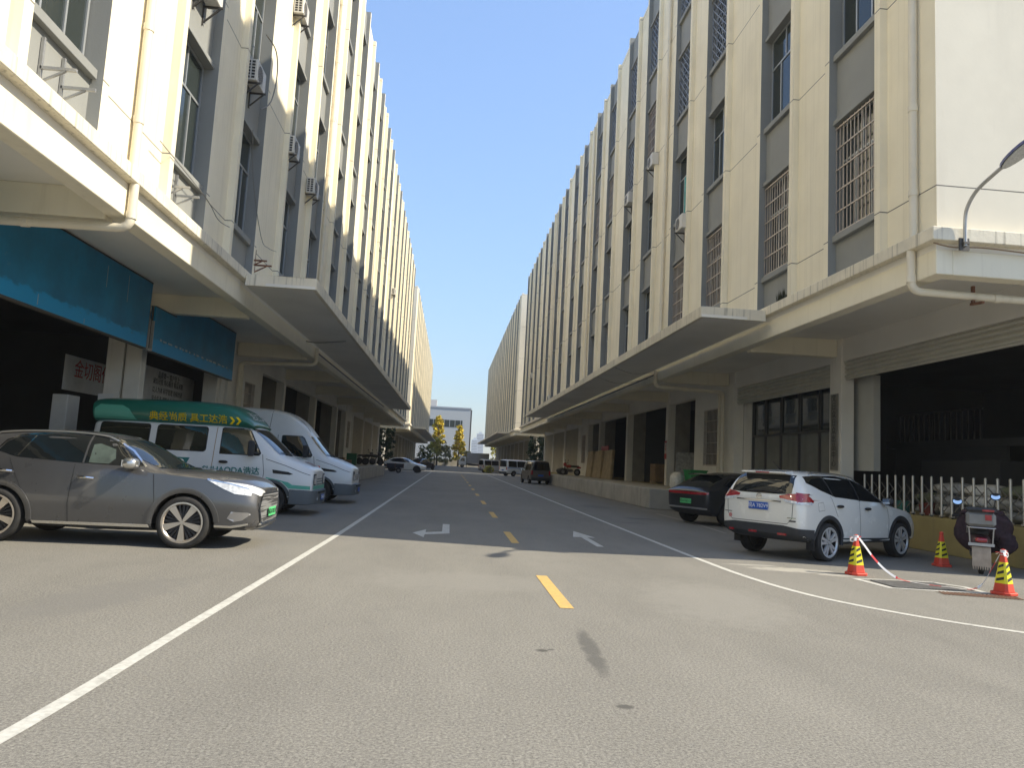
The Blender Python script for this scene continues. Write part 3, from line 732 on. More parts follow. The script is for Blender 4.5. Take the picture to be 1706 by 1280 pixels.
# air conditioners ---------------------------------------------------------------
ACW = M('ac_casing', (.62, .60, .55), .5, var=.08, vs=2, streak=.35, dirt=(.35, .30, .22), obj=False)
AGR = M('ac_dark_slots', (.02, .02, .022), .6)
def ac_protos():
    cs = MB(); cs.box(0, .30, -.40, .40, 0, .55)
    gl = MB()
    for i in range(2):
        for j in range(6): gl.box(.045 + i * .115, .125 + i * .115, -.404, -.4005, .05 + j * .08, .105 + j * .08)
    gl.lathe([(.0, .0), (.21, .0), (.21, .008), (0, .008)], (.3005, -.12, .27), 'x', 20)
    gd = MB()
    for k in range(9): gd.box(.309, .315, -.33, .09, .06 + k * .05, .068 + k * .05)
    brs = []
    for y in (-.28, .28):
        br = MB(); brs.append(br)
        br.bar((-.04, y, -.02), (.36, y, -.02), .04); br.bar((-.02, y, -.36), (.30, y, -.04), .03); br.box(-.05, -.02, y - .02, y + .02, -.42, .0)
    return cs.mesh('casing', ACW, bevel=.015), gl.mesh('grille', AGR), gd.mesh('fan_guard', ACW), brs[0].mesh('bracket', STEELD), brs[1].mesh('bracket', STEELD)
ACM = ac_protos()
def aircon(x, y, z, sg, label, brk=True):
    r = empty('air_conditioner', (x, y, z), 0 if sg > 0 else math.pi, label, 'air conditioner', 'air conditioners hung on the facades')
    for n_, me in zip(('casing', 'grille', 'fan_guard', 'bracket', 'bracket'), ACM): link(n_, me, r)
    if sg < 0:
        for c in kids(r)[1:3]: c.scale = (1, -1, 1)
    return r
UL = LEFT.x(.02); UR = RIGHT.x(.02)
for y, z, sg, lab in ((18.35, 10.65, 1, 'shaded air conditioner below the pilaster with the loose thick cable'),
                      (22.75, 10.66, 1, 'middle one of the three air conditioners in the lower row on the sunlit block'),
                      (26.2, 10.66, 1, 'farthest of the three air conditioners in the lower row on the sunlit block'),
                      (22.4, 15.0, 1, 'sunlit air conditioner one storey above the lower row'),
                      (14.75, 10.68, 1, 'air conditioner over the second nearest window, cut by the top of the picture'),
                      (60.9, 14.85, 1, 'small distant air conditioner near the far end of the sunlit facade'),
                      (26.7, 10.65, -1, 'air conditioner beneath the window with the teal poster'),
                      (31.3, 15.0, -1, 'air conditioner one storey above the teal poster, nearer of two at that height'),
                      (35.7, 14.85, -1, 'farther of the two air conditioners below the lattice screens'),
                      (63.2, 6.98, -1, 'tiny air conditioner just above the far end of the shaded canopy'),
                      (78.4, 10.7, -1, 'farthest air conditioner on the shaded facade, past the canopy')):
    aircon(UL if sg > 0 else UR, y, z, sg, lab)
def empty_bracket(x, y, z, label, mat):
    r = empty('wall_bracket', (x, y, z), 0, label, 'wall bracket', 'empty air conditioner brackets')
    for dy in (0, .52):
        mb = MB(); mb.bar((0, dy, -.1), (0, dy, .42), .04); mb.bar((0, dy, 0), (.46, dy, .0), .04); mb.bar((0, dy, -.2), (.32, dy, -.02), .028); mb.bar((0, dy, -.2), (0, dy, -.1), .04)
        mb.build('arm', mat, r)
    return r
empty_bracket(LEFT.x(-.0), 9.72, 6.38, 'empty galvanised bracket under the nearest window', GALV)
empty_bracket(LEFT.x(-.0), 14.0, 6.4, 'empty galvanised bracket under the second nearest window', GALV)
empty_bracket(LEFT.x(.03), 19.75, 6.55, 'rusty empty bracket on the pilaster above the canopy corner', RUST)
# teal poster behind a right-hand window
MB().box(RIGHT.x(-.155), RIGHT.x(-.150), 26.55, 27.6, 11.5, 13.1).build('window_poster', M('teal_poster', (.03, .30, .30), .5, var=.2, vs=6, streak=.6, sscale=(1, .5, 9), dirt=(.35, .45, .42)), rootR)
kids(rootR)[-1].parent = rootR
kids(rootR)[-1].location = (-rootR.location.x, -rootR.location.y, 0)
# ------------------------------------------------------------------ vehicles
def paint(name, col, metal=.0, rough=.28, coat=.8, dust=.12):
    m = M(name, col, rough, metal, var=.03, vs=2, coat=coat, obj=True, rvar=.04)
    return m
def finish(me_obj, name, mats, parent, cut=None, levels=2):
    md = me_obj.modifiers.new('s', 'SUBSURF'); md.levels = levels; md.render_levels = levels
    co = None
    if cut:
        cm = MB()
        for x, z, r in cut:
            for sg in (-1, 1):
                cm.lathe([(0, sg * .52), (r, sg * .52), (r, sg * 1.6), (0, sg * 1.6)], (x, 0, z), 'y', 40)
        cme = cm.mesh('cut', [BLACK]); co = bpy.data.objects.new('cut', cme); COL.objects.link(co)
        b = me_obj.modifiers.new('b', 'BOOLEAN'); b.object = co; b.operation = 'DIFFERENCE'; b.solver = 'EXACT'; b.material_mode = 'TRANSFER'
    dg = bpy.context.evaluated_depsgraph_get(); dg.update()
    ev = me_obj.evaluated_get(dg); me = bpy.data.meshes.new_from_object(ev); me.name = name
    bm = bmesh.new(); bm.from_mesh(me); bvh = BVHTree.FromBMesh(bm); bm.free()
    for p in me.polygons: p.use_smooth = True
    try: me.set_sharp_from_angle(angle=R(32))
    except Exception: pass
    bpy.data.objects.remove(me_obj)
    if co: bpy.data.objects.remove(co)
    o = link(name, me, parent)
    return o, bvh
def loft(stations, mats, parent, name='body', cut=None, crease=(0, 0, .6, .15, .55, .2, 0, 0), levels=2, endcrease=.35):
    """stations: (x, zbot, wsill, wmid, zmid, wbelt, zbelt, wtop, ztop)"""
    V, F = [], []; ring = []
    for (x, zb, ws, wm, zm, wB, zB, wT, zT) in stations:
        half = [(0, zb), (ws * .85, zb), (ws, zb + .09), (wm, zm), (wB, zB), (wT, zT - min(.07, (zT - zB) * .4)), (wT * .62, zT), (0, zT + .012)]
        pts = [(x, y, z) for y, z in half] + [(x, -y, z) for y, z in half[-2:0:-1]]
        ring.append(list(range(len(V), len(V) + len(pts)))); V += pts
    n = len(ring[0])
    for a, b in zip(ring[:-1], ring[1:]):
        for i in range(n):
            j = (i + 1) % n; F.append((a[i], b[i], b[j], a[j]))
    for e, rg in ((0, ring[0]), (1, ring[-1])):
        for i in range(7):
            q = [rg[i], rg[i + 1], rg[(n - i - 1) % n], rg[(n - i) % n]]
            q = list(dict.fromkeys(q))
            if len(q) > 2: F.append(tuple(q if e else q[::-1]))
    me = bpy.data.meshes.new(name); me.from_pydata(V, [], F)
    for m in mats: me.materials.append(m)
    bm = bmesh.new(); bm.from_mesh(me); bmesh.ops.recalc_face_normals(bm, faces=bm.faces)
    cl = bm.edges.layers.float.get('crease_edge') or bm.edges.layers.float.new('crease_edge')
    bm.verts.ensure_lookup_table()
    first, last = set(ring[0]), set(ring[-1])
    for e in bm.edges:
        a, b = e.verts[0].index, e.verts[1].index
        if a // n != b // n:
            i = a % n; i = i if i <= 7 else n - i; e[cl] = crease[i]
        elif (a in first and b in first) or (a in last and b in last):
            if abs((a % n) - (b % n)) in (1, n - 1): e[cl] = endcrease
    bm.to_mesh(me); bm.free()
    o = bpy.data.objects.new(name, me); COL.objects.link(o)
    return finish(o, name, mats, parent, cut, levels)

def patch(bvh, poly, face, off, mat, name, parent, grid=.07, solid=0.0):
    """a thin skin cut to a 2-D outline and laid onto the body"""
    bm = bmesh.new()
    vs = [bm.verts.new((a, b, 0)) for a, b in poly]; bm.faces.new(vs)
    bmesh.ops.triangulate(bm, faces=bm.faces[:], ngon_method='EAR_CLIP')
    xs = [p[0] for p in poly]; ys = [p[1] for p in poly]
    for lo, hi, no in ((min(xs), max(xs), (1, 0, 0)), (min(ys), max(ys), (0, 1, 0))):
        k = math.floor(lo / grid) + 1
        while k * grid < hi:
            bmesh.ops.bisect_plane(bm, geom=bm.verts[:] + bm.edges[:] + bm.faces[:], plane_co=(k * grid * no[0], k * grid * no[1], 0), plane_no=no); k += 1
    bmesh.ops.triangulate(bm, faces=bm.faces[:])
    bm.normal_update()
    d = {'R': Vector((0, 1, 0)), 'L': Vector((0, -1, 0)), 'F': Vector((-1, 0, 0)), 'B': Vector((1, 0, 0)), 'T': Vector((0, 0, -1))}[face]
    for v in bm.verts:
        a, b = v.co.x, v.co.y
        o = {'R': Vector((a, -4, b)), 'L': Vector((a, 4, b)), 'F': Vector((9, a, b)), 'B': Vector((-9, a, b)), 'T': Vector((a, b, 6))}[face]
        h, nrm, _, _ = bvh.ray_cast(o, d)
        if h is None or (h - o).length > 12:
            h, nrm, _, _ = bvh.find_nearest(o + d * (9 if face in 'FB' else 4))
        if nrm.dot(d) > 0: nrm = -nrm
        v.co = h + nrm * off
    bm.normal_update()
    for f in bm.faces:
        if f.normal.dot(d) > 0: f.normal_flip()
    me = bpy.data.meshes.new(name); bm.to_mesh(me); bm.free(); me.materials.append(mat)
    for p in me.polygons: p.use_smooth = True
    return link(name, me, parent)
def both(bvh, poly, off, mat, name, parent, **k):
    for s in 'RL': patch(bvh, poly, s, off, mat, name, parent, **k)
def line(pts, w_):
    """polyline to a thin outline"""
    L_, R_ = [], []
    for i, p in enumerate(pts):
        a = Vector(pts[max(i - 1, 0)]); c = Vector(pts[min(i + 1, len(pts) - 1)]); d = (c - a).normalized(); q = Vector((-d.y, d.x)) * w_ / 2; p = Vector(p)
        L_.append(tuple(p + q)); R_.append(tuple(p - q))
    return L_ + R_[::-1]
def arc(cx, cz, r0, r1, a0=-8, a1=188, n=20):
    o = [(cx + r1 * math.cos(R(a0 + (a1 - a0) * i / n)), cz + r1 * math.sin(R(a0 + (a1 - a0) * i / n))) for i in range(n + 1)]
    q = [(cx + r0 * math.cos(R(a0 + (a1 - a0) * i / n)), cz + r0 * math.sin(R(a0 + (a1 - a0) * i / n))) for i in range(n + 1)]
    return o + q[::-1]
def rrect(x0, x1, z0, z1, r=.04, n=3):
    out = []
    for cx, cz, a in ((x1 - r, z1 - r, 0), (x0 + r, z1 - r, 90), (x0 + r, z0 + r, 180), (x1 - r, z0 + r, 270)):
        for i in range(n + 1): t = R(a + 90 * i / n); out.append((cx + r * math.cos(t), cz + r * math.sin(t)))
    return out
def arch(bv, root, cx, cz, r0, r1, mat, a0, a1, n=26):
    r0 -= .014
    for sg in (-1, 1):
        rows = []
        for i in range(n + 1):
            a = R(a0 + (a1 - a0) * i / n); c, s_ = math.cos(a), math.sin(a)
            h = bv.ray_cast(Vector((cx + (r1 + .008) * c, sg * 4, cz + (r1 + .008) * s_)), Vector((0, -sg, 0)))
            ys = abs(h[0].y) if h[0] is not None and abs(h[0].y) > .6 else (rows[-1][0] if rows else .88)
            rows.append((ys, c, s_))
        ysm = [sum(rows[max(0, min(n, k + q))][0] for q in (-1, 0, 1)) / 3 for k in range(n + 1)]
        mb = MB(); P = []
        for (ys, c, s_), y in zip(rows, ysm):
            for r, dy in ((r1, -.01), (r1 - .006, .012), (r0 + .012, .016), (r0, .008), (r0, -.16)): P.append((cx + r * c, sg * (y + dy), cz + r * s_))
        mb.add(P, [(i * 5 + k, i * 5 + k + 1, i * 5 + k + 6, i * 5 + k + 5) for i in range(n) for k in range(4)])
        mb.build('arch_trim', mat, root, smooth=50)
def rail(bv, root, y, x0, x1, r=.016, h=.04, mat=None):
    P = []
    for i in range(13):
        x = x0 + (x1 - x0) * i / 12; hit = bv.ray_cast(Vector((x, y, 4)), Vector((0, 0, -1)))
        P.append((x, y, (hit[0].z if hit[0] is not None else 1.6) + (h if 0 < i < 12 else -.005)))
    mb = MB(); mb.tube(P, r, 8); return mb.build('roof_rail', mat or SILVER, root, smooth=40)
RIMD = M('rim_dark', (.03, .03, .032), .45, metal=.4)
RIMS = M('rim_silver', (.62, .62, .61), .3, metal=.35, coat=.4)
RIMM = M('rim_machined', (.55, .50, .44), .30, metal=.85)
STEELW = M('steel_wheel', (.20, .20, .20), .55, metal=.3)
WCACHE = {}
def wheel_mesh(r, wd, style):
    key = (r, wd, style)
    if key in WCACHE: return WCACHE[key]
    rr = r * (.76 if style in ('star', 'double') else .70 if style == 'dark' else .62)
    prof = [(rr, -wd * .45), (rr + .02, -wd * .5), (r - .035, -wd * .52), (r - .008, -wd * .42), (r, -wd * .25), (r, wd * .25), (r - .008, wd * .42), (r - .035, wd * .5), (rr + .02, wd * .5), (rr, wd * .45)]
    t = MB().lathe(prof, (0, 0, 0), 'y', 40, 0, True).mesh('tyre', TYRE, smooth=50)
    m = MB()
    m.lathe([(rr, wd * .44), (rr + .012, wd * .5), (rr - .012, wd * .505), (rr - .03, wd * .40), (rr - .035, -wd * .4), (rr, -wd * .44)], (0, 0, 0), 'y', 40, [1 if style != 'steel' else 0] * 3 + [0] * 3, True)
    m.lathe([(0, wd * .05), (rr - .03, wd * .05)], (0, 0, 0), 'y', 32, 0)
    m.lathe([(.05, wd * .2), (.145, wd * .2), (.145, wd * .06)], (0, 0, 0), 'y', 24, 0)
    def spoke(a, w0, w1, r0, r1, mi, y0, y1, tw=0.0):
        ca, sa = math.cos(a), math.sin(a); pts = []
        for rad, wv in ((r0, w0), (r1, w1)):
            for q in (-1, 1):
                for y in (y0, y1 if rad == r0 else y1 + .0):
                    tx = q * wv + tw * (rad - r0)
                    pts.append((rad * ca - tx * sa, y, rad * sa + tx * ca))
        m.add(pts, [(0, 2, 3, 1), (4, 5, 7, 6), (0, 1, 5, 4), (2, 6, 7, 3), (1, 3, 7, 5), (0, 4, 6, 2)], mi)
    y1 = wd * .46
    if style == 'star':
        for k in range(5):
            a = 2 * math.pi * k / 5 + R(-90)
            spoke(a, .020, .056, .03, rr - .015, 1, wd * .3, y1)
            spoke(a + R(36), .012, .02, .06, rr - .02, 0, wd * .22, y1 - .03)
            for q in (-1, 1): spoke(a + q * R(20), .010, .018, .05, rr - .02, 0, wd * .25, y1 - .02, q * .05)
    elif style == 'double':
        for k in range(5):
            a = 2 * math.pi * k / 5 + R(10)
            for q in (-1, 1): spoke(a + q * R(11), .026, .026, .045, rr - .012, 1, wd * .3, y1, q * .02)
    elif style == 'dark':
        for k in range(5): spoke(2 * math.pi * k / 5, .035, .05, .03, rr - .012, 0, wd * .3, y1)
    else:
        m.lathe([(0, wd * .32), (.07, wd * .34), (.10, wd * .2), (rr * .8, wd * .28), (rr - .02, wd * .42)], (0, 0, 0), 'y', 30, 1)
        for k in range(6):
            a = 2 * math.pi * k / 6; m.ball((rr * .62 * math.cos(a), wd * .26, rr * .62 * math.sin(a)), (.022, .02, .022), 8, 5, 0)
    m.lathe([(0, y1 + .006), (.03, y1 + .006), (.036, y1 - .02), (.04, wd * .1)], (0, 0, 0), 'y', 16, 1)
    rm = m.mesh('rim', [RIMD, {'star': RIMM, 'double': RIMS, 'dark': RIMD, 'steel': STEELW}[style]], smooth=30)
    WCACHE[key] = (t, rm); return t, rm
def wheels(root, xs, yh, r, wd, style):
    t, m = wheel_mesh(r, wd, style)
    for x in xs:
        for sg in (-1, 1):
            o = link('wheel', t, root, (x, sg * yh, r), 0 if sg > 0 else math.pi); link('rim', m, o)
def mirror(root, x, y, z, mat, sg, size=(.09, .10, .075)):
    mb = MB(); mb.ball((x, sg * (y + .10), z), size, 14, 9, 0, .72); mb.bar((x + .03, sg * (y - .03), z - .05), (x + .0, sg * (y + .05), z - .03), .05, .03, 1)
    mb.box(x - size[0] - .002, x - size[0] * .8, sg * (y + .03), sg * (y + .17), z - .05, z + .05, 2)
    mb.build('mirror', [mat, DKPL, CHROME], root, smooth=40)
def plate(root, loc, rz, bgm, txt, tm, w_=.44, h=.14):
    r = MB().box(-w_ / 2, w_ / 2, 0, .012, -h / 2, h / 2).build('licence_plate', bgm, root, bevel=.006); r.location = loc; r.rotation_euler = (0, 0, rz)
    if txt: link('lettering', text_mesh(txt, h * .72, tm, 'lettering', .001), r, (0, -.002, 0))
    return r
PBLUE = M('plate_blue', (.015, .09, .42), .4); PGREEN = M('plate_green', (.10, .55, .20), .45); PWHT = M('plate_white_letters', (.8, .8, .8), .5); PBLK = M('plate_black_letters', (.02, .02, .02), .5)
LRED = M('tail_light_red', (.33, .012, .02), .15, coat=1, var=.3, vs=14, obj=True); LCLR = M('lamp_clear', (.66, .67, .68), .15, metal=.05, coat=1, var=.3, vs=16, obj=True)
GAP = M('panel_gap', (.02, .02, .02), .8); LAMB = M('indicator_amber', (.75, .10, .01), .3)
PRIV = M('tinted_glass', (.008, .010, .011), .02, spec=.8)
SEAT = M('seat_cloth', (.055, .075, .062), .8, var=.3, vs=6, obj=True)

# --- grey SUV, nose to the lane, nearest on the left ---------------------------------
root = empty('parked_suv', (-5.30, 12.68, 0), R(1), 'metallic grey SUV in full sun with its nose to the lane', 'car')
GP = paint('grey_car_paint', (.098, .097, .098), .5, .30, .8)
ST = [(-2.43, .46, .55, .66, .72, .62, 1.02, .48, 1.10), (-2.36, .34, .78, .84, .72, .80, 1.06, .60, 1.28), (-2.12, .27, .88, .91, .70, .87, 1.16, .67, 1.56),
      (-1.6, .26, .90, .935, .68, .885, 1.20, .70, 1.665), (-.9, .22, .90, .93, .66, .88, 1.185, .705, 1.715), (-.2, .21, .90, .925, .66, .88, 1.165, .70, 1.70),
      (.22, .21, .90, .925, .66, .88, 1.15, .69, 1.63), (.58, .21, .90, .925, .66, .88, 1.13, .70, 1.42), (.92, .22, .90, .93, .66, .88, 1.12, .74, 1.205),
      (1.08, .23, .90, .935, .68, .885, 1.10, .77, 1.185), (1.5, .25, .90, .94, .70, .885, 1.08, .78, 1.18), (1.92, .27, .88, .925, .70, .86, 1.03, .75, 1.14), (2.18, .27, .84, .88, .70, .80, .985, .68, 1.095), (2.32, .29, .74, .80, .66, .70, .92, .58, .995), (2.38, .33, .66, .72, .62, .62, .87, .50, .93)]
body, bv = loft(ST, [GP], root, cut=[(1.30, .385, .46), (-1.41, .385, .46)], crease=(0, 0, .6, .45, .85, .2, 0, 0))
both(bv, [(-1.50, 1.34), (-1.42, 1.48), (-1.24, 1.575), (-.75, 1.625), (-.26, 1.635), (.05, 1.60), (.38, 1.42), (.62, 1.215), (.56, 1.195), (-.3, 1.215), (-1.22, 1.26)], .004, PRIV, 'side_window', root)
both(bv, line([(-1.54, 1.33), (-1.43, 1.50), (-1.24, 1.595), (-.75, 1.645), (-.26, 1.655), (.06, 1.618), (.40, 1.43), (.66, 1.20)], .022), .008, CHROME, 'window_trim', root)
both(bv, line([(-.245, 1.215), (-.235, 1.63)], .03), .009, GP, 'door_pillar', root)
both(bv, line([(-1.20, 1.27), (-1.10, 1.46), (-1.03, 1.60)], .018), .009, CHROME, 'window_trim', root)
for s in 'RL':
    patch(bv, [(-.17, 1.225), (-.17, 1.50), (-.08, 1.52), (.16, 1.44), (.2, 1.30), (.12, 1.22)], s, .0045, SEAT, 'seat_shape', root)
both(bv, line([(-.36, .31), (-.385, .6), (-.355, 1.19)], .010), .003, GAP, 'door_gap', root)
both(bv, line([(.80, .33), (.86, .7), (.80, 1.10)], .009), .003, GAP, 'door_gap', root)
both(bv, line([(-1.30, 1.24), (-1.10, .85), (-.98, .62)], .008), .003, GAP, 'door_gap', root)
both(bv, [(-1.0, .30), (-.98, .335), (.80, .345), (.82, .305)], .012, CHROME, 'sill_trim', root)
both(bv, [(-.96, .20), (-.97, .29), (.80, .295), (.78, .20)], .005, GP, 'sill_cladding', root)
arch(bv, root, 1.30, .385, .466, .535, GP, 4, 184); arch(bv, root, -1.41, .385, .466, .535, GP, -4, 178)
for x in (-.17, -1.34):
    for sg in (-1, 1):
        mb = MB(); mb.tube(smoothpath3([(x - .10, sg * .905, 1.0 + (.05 if x < -1 else 0)), (x, sg * .955, 1.005 + (.05 if x < -1 else 0)), (x + .12, sg * .915, .995 + (.05 if x < -1 else 0))]),   .021, 8); mb.build('door_handle', CHROME, root, smooth=40)
for sg in (-1, 1): mirror(root, .50, .90, 1.245, SILVER, sg, (.11, .12, .085))
patch(bv, [(-.62, 1.60), (.62, 1.60), (.72, 1.38), (.76, 1.185), (-.76, 1.185), (-.72, 1.38)], 'F', .006, GLASSC, 'windscreen', root, grid=.05)
patch(bv, [(-.60, 1.53), (.60, 1.53), (.66, 1.18), (-.66, 1.18)], 'B', .006, PRIV, 'rear_window', root, grid=.05)
for sg in (-1, 1): rail(bv, root, sg * .60, -1.75, .15, .014, .030)
for sg in (-1, 1):
    hl = [(sg * .86, 1.03), (sg * .83, .91), (sg * .68, .83), (sg * .48, .83), (sg * .44, .89), (sg * .64, .94)]
    patch(bv, hl, 'F', .008, LCLR, 'headlight', root, grid=.05)
both(bv, [(1.60, 1.05), (1.84, .93), (2.02, .855), (2.25, .83), (2.25, .92), (1.95, .995)], .008, LCLR, 'headlight', root, grid=.05)
both(bv, line([(1.60, 1.06), (1.95, 1.005), (2.24, .93)], .014), .011, CHROME, 'headlight_trim', root, grid=.05)
GRL = M('grille_mesh', (.10, .10, .10), .4, metal=.5, streak=.95, sscale=(1, 1, 34), slo=.48, shi=.52, dirt=(.42, .42, .42), obj=True)
patch(bv, [(-.56, .85), (.56, .85), (.69, .62), (.53, .41), (-.53, .41), (-.69, .62)], 'F', .010, GRL, 'grille', root, grid=.05)
patch(bv, line([(-.57, .86), (.57, .86), (.71, .62), (.54, .40), (-.54, .40), (-.71, .62), (-.57, .86)], .024), 'F', .016, CHROME, 'grille_trim', root, grid=.05)
for sg in (-1, 1):
    patch(bv, [(sg * .55, .78), (sg * .66, .71), (sg * .65, .61), (sg * .53, .41), (sg * .60, .41), (sg * .70, .58), (sg * .72, .72)], 'F', .011, DKPL, 'bumper_slot', root, grid=.05)
both(bv, [(2.00, .585), (2.24, .575), (2.27, .55), (2.16, .455), (2.04, .43), (1.94, .48)], .005, M('bumper_sky_sheen', (.34, .33, .32), .3, metal=.6), 'bumper_blade', root, grid=.05)  # bumper scoop; its lighter grey paints in the sky reflected there
both(bv, line([(1.76, .36), (2.0, .355), (2.24, .40)], .03), .012, CHROME, 'lip_trim', root, grid=.05)
both(bv, [(1.76, .22), (1.76, .34), (2.0, .335), (2.2, .375), (2.2, .30)], .006, DKPL, 'lower_bumper', root, grid=.05)
patch(bv, line([(-.66, .395), (.66, .395)], .03), 'F', .016, CHROME, 'lip_trim', root, grid=.05)
patch(bv, [(-.62, .30), (.62, .30), (.64, .375), (-.64, .375)], 'F', .008, DKPL, 'lower_bumper', root, grid=.05)
plate(root, (2.43, 0, .56), R(90), PGREEN, '皖AD38216', PBLK, .48)
for sg in (-1, 1): patch(bv, rrect(min(sg * .45, sg * .8), max(sg * .45, sg * .8), .93, 1.08), 'B', .006, LRED, 'tail_light', root)
wheels(root, (1.30, -1.41), .82, .392, .24, 'star')

# --- two minibuses ----------------------------------------------------------------
VW = paint('van_white', (.70, .71, .70), 0, .35, .4, .18); VG = paint('van_green', (.008, .145, .105), 0, .35, .4, .06); MINT = M('mint_stripe', (.10, .42, .32), .4)
VGREY = M('van_grey_bumper', (.10, .115, .125), .6, var=.1, vs=3, obj=True); VTXT = M('green_letters', (.012, .16, .15), .4); GOLD = M('yellow_letters', (.95, .70, .0), .4)
VGL = M('van_glass', (.020, .024, .016), .03, spec=1.0, ior=2.1, bump=.02, bs=2)
def minibus(loc, label, green):
    root = empty('parked_minibus', loc, 0, label, 'minibus')
    base = [(-2.76, .42, .86, .95, .8, .93, 1.36, .80, 2.06 if green else 2.70), (-2.70, .36, .95, .99, .8, .97, 1.38, .84, 2.14 if green else 2.86)]
    zt = 2.17 if green else 2.90
    for x in (-2.2, -.8): base.append((x, .34, .97, 1.0, .8, .975, 1.40, .86, zt))
    if green: base += [(.3, .34, .97, 1.0, .8, .975, 1.40, .86, zt), (.95, .34, .97, 1.0, .8, .97, 1.40, .85, 2.15), (1.10, .34, .97, 1.0, .8, .97, 1.39, .84, 2.08)]
    else: base += [(.05, .34, .97, 1.0, .8, .975, 1.40, .86, 2.88), (.55, .34, .97, 1.0, .8, .975, 1.40, .85, 2.74), (.95, .34, .97, 1.0, .8, .97, 1.40, .84, 2.42), (1.18, .34, .97, 1.0, .8, .97, 1.39, .84, 2.10)]
    base += [(1.46, .34, .97, 1.0, .8, .97, 1.38, .83, 1.76), (1.75, .34, .97, 1.0, .8, .965, 1.32, .81, 1.48), (1.90, .34, .97, 1.0, .8, .955, 1.27, .79, 1.43), (2.2, .36, .95, .98, .78, .91, 1.13, .78, 1.31), (2.42, .36, .91, .95, .76, .88, 1.08, .77, 1.22), (2.54, .36, .86, .91, .76, .84, 1.03, .74, 1.15), (2.58, .40, .82, .87, .76, .82, .98, .70, 1.08)]
    body, bv = loft(base, [VW], root, cut=[(1.58, .36, .43), (-1.42, .36, .43)], crease=(0, 0, .6, .2, .3, .45, .2, 0))
    if green:
        P = [(-2.77, 2.07, .90, .965, 2.30, .945, 2.46, .84, 2.57), (-2.75, 2.07, .91, .97, 2.30, .95, 2.49, .86, 2.62), (-2.4, 2.07, .91, .97, 2.30, .95, 2.52, .87, 2.67), (-.4, 2.07, .91, .97, 2.30, .95, 2.53, .87, 2.69), (.15, 2.07, .91, .97, 2.30, .95, 2.52, .86, 2.67), (.55, 2.06, .91, .965, 2.28, .94, 2.46, .85, 2.60), (.82, 2.06, .90, .955, 2.22, .925, 2.34, .83, 2.45), (.98, 2.05, .89, .94, 2.14, .91, 2.20, .80, 2.27), (1.05, 2.04, .88, .92, 2.09, .89, 2.12, .78, 2.15)]
        cap, bc = loft(P, [VG], root, 'raised_roof', crease=(1, 1, 1, .2, .5, .4, 0, 0), endcrease=1.0)
        both(bc, [(-2.74, 2.13), (-2.72, 2.36), (-2.6, 2.46), (-2.08, 2.46), (-1.92, 2.38), (-1.75, 2.13)], .005, MINT, 'pale_panel', cap)
        for s, y, rz in (('R', -1, 0), ('L', 1, math.pi)):
            t = text_mesh('典经尚质 具工达浩', .225, GOLD, 'lettering', .002, bold=.004) if s == 'R' else text_mesh('浩达工具 质尚经典', .225, GOLD, 'lettering', .002, bold=.004)
            for v in t.vertices:   # lay the letters on the sloping roof side
                x, z = v.co.x, v.co.z + 2.235
                h = bc.ray_cast(Vector(((x if s == 'R' else -x) - .52, y * 3, z)), Vector((0, -y, 0)))
                yy = h[0].y + y * .006 if h[0] is not None else y * .95
                v.co = Vector(((x if s == 'R' else -x) - .52, yy, z))
            if s == 'L': t.flip_normals()
            link('lettering', t, cap)
            for k in range(2):
                q = .46 + k * .15; patch(bc, [(q, 2.32), (q + .06, 2.32), (q + .14, 2.23), (q + .06, 2.14), (q, 2.14), (q + .08, 2.23)], s, .006, GOLD, 'chevron', cap)
        t = text_mesh('浩达工具', .30, PWHT, 'lettering', .002, bold=.004)
        for v in t.vertices:
            y_, z = v.co.x, 2.36 + v.co.z * .7
            h = bc.ray_cast(Vector((5, y_, z)), Vector((-1, 0, 0))); v.co = (h[0] + h[1] * .007) if h[0] is not None else Vector((1.3, y_, z))
        link('lettering', t, cap)
    # glass
    both(bv, rrect(-2.56, -1.42, 1.46, 2.03, .07), .006, VGL, 'side_window', root); both(bv, rrect(-1.22, -.05, 1.46, 2.03, .07), .006, VGL, 'side_window', root)
    both(bv, [(.32, 1.43), (.32, 2.01), (.36, 2.035), (.90, 2.035), (.97, 2.0), (1.25, 1.48), (1.22, 1.43)], .006, PRIV if not green else VGL, 'side_window', root)
    for a in (rrect(-2.585, -1.395, 1.435, 2.055, .08), rrect(-1.245, -.025, 1.435, 2.055, .08)): both(bv, a, .003, BLACK, 'window_seal', root)
    both(bv, [(.295, 1.405), (.295, 2.03), (.34, 2.06), (.92, 2.06), (1.0, 2.0), (1.29, 1.47), (1.25, 1.405)], .003, BLACK, 'window_seal', root)
    patch(bv, [(-.80, 2.05), (.80, 2.05), (.82, 1.75), (.82, 1.46), (.4, 1.43), (-.4, 1.43), (-.82, 1.46), (-.82, 1.75)], 'F', .006, GLASSC, 'windscreen', root, grid=.06)
    patch(bv, rrect(-.7, .7, 1.4, 2.0, .08), 'B', .006, PRIV, 'rear_window', root)
    both(bv, line([(.18, 2.06), (.16, 1.3), (.10, .45)], .014), .004, M('rust_gap' + str(green), (.34, .20, .08), .8) if green else GAP, 'door_gap', root)
    both(bv, line([(1.33, 1.44), (1.40, 1.0), (1.36, .62)], .012), .004, GAP, 'door_gap', root)
    both(bv, line([(1.42, 1.34), (1.9, 1.20), (2.3, 1.05), (2.5, .99)], .012), .004, GAP, 'bonnet_gap', root)
    both(bv, [(1.60, 1.09), (1.62, 1.0), (2.02, .98), (2.10, 1.0), (1.98, 1.05)], .006, BLACK, 'side_vent', root)
    both(bv, [(2.02, .30), (2.04, .63), (2.62, .61), (2.62, .32)], .012, VGREY, 'bumper', root)
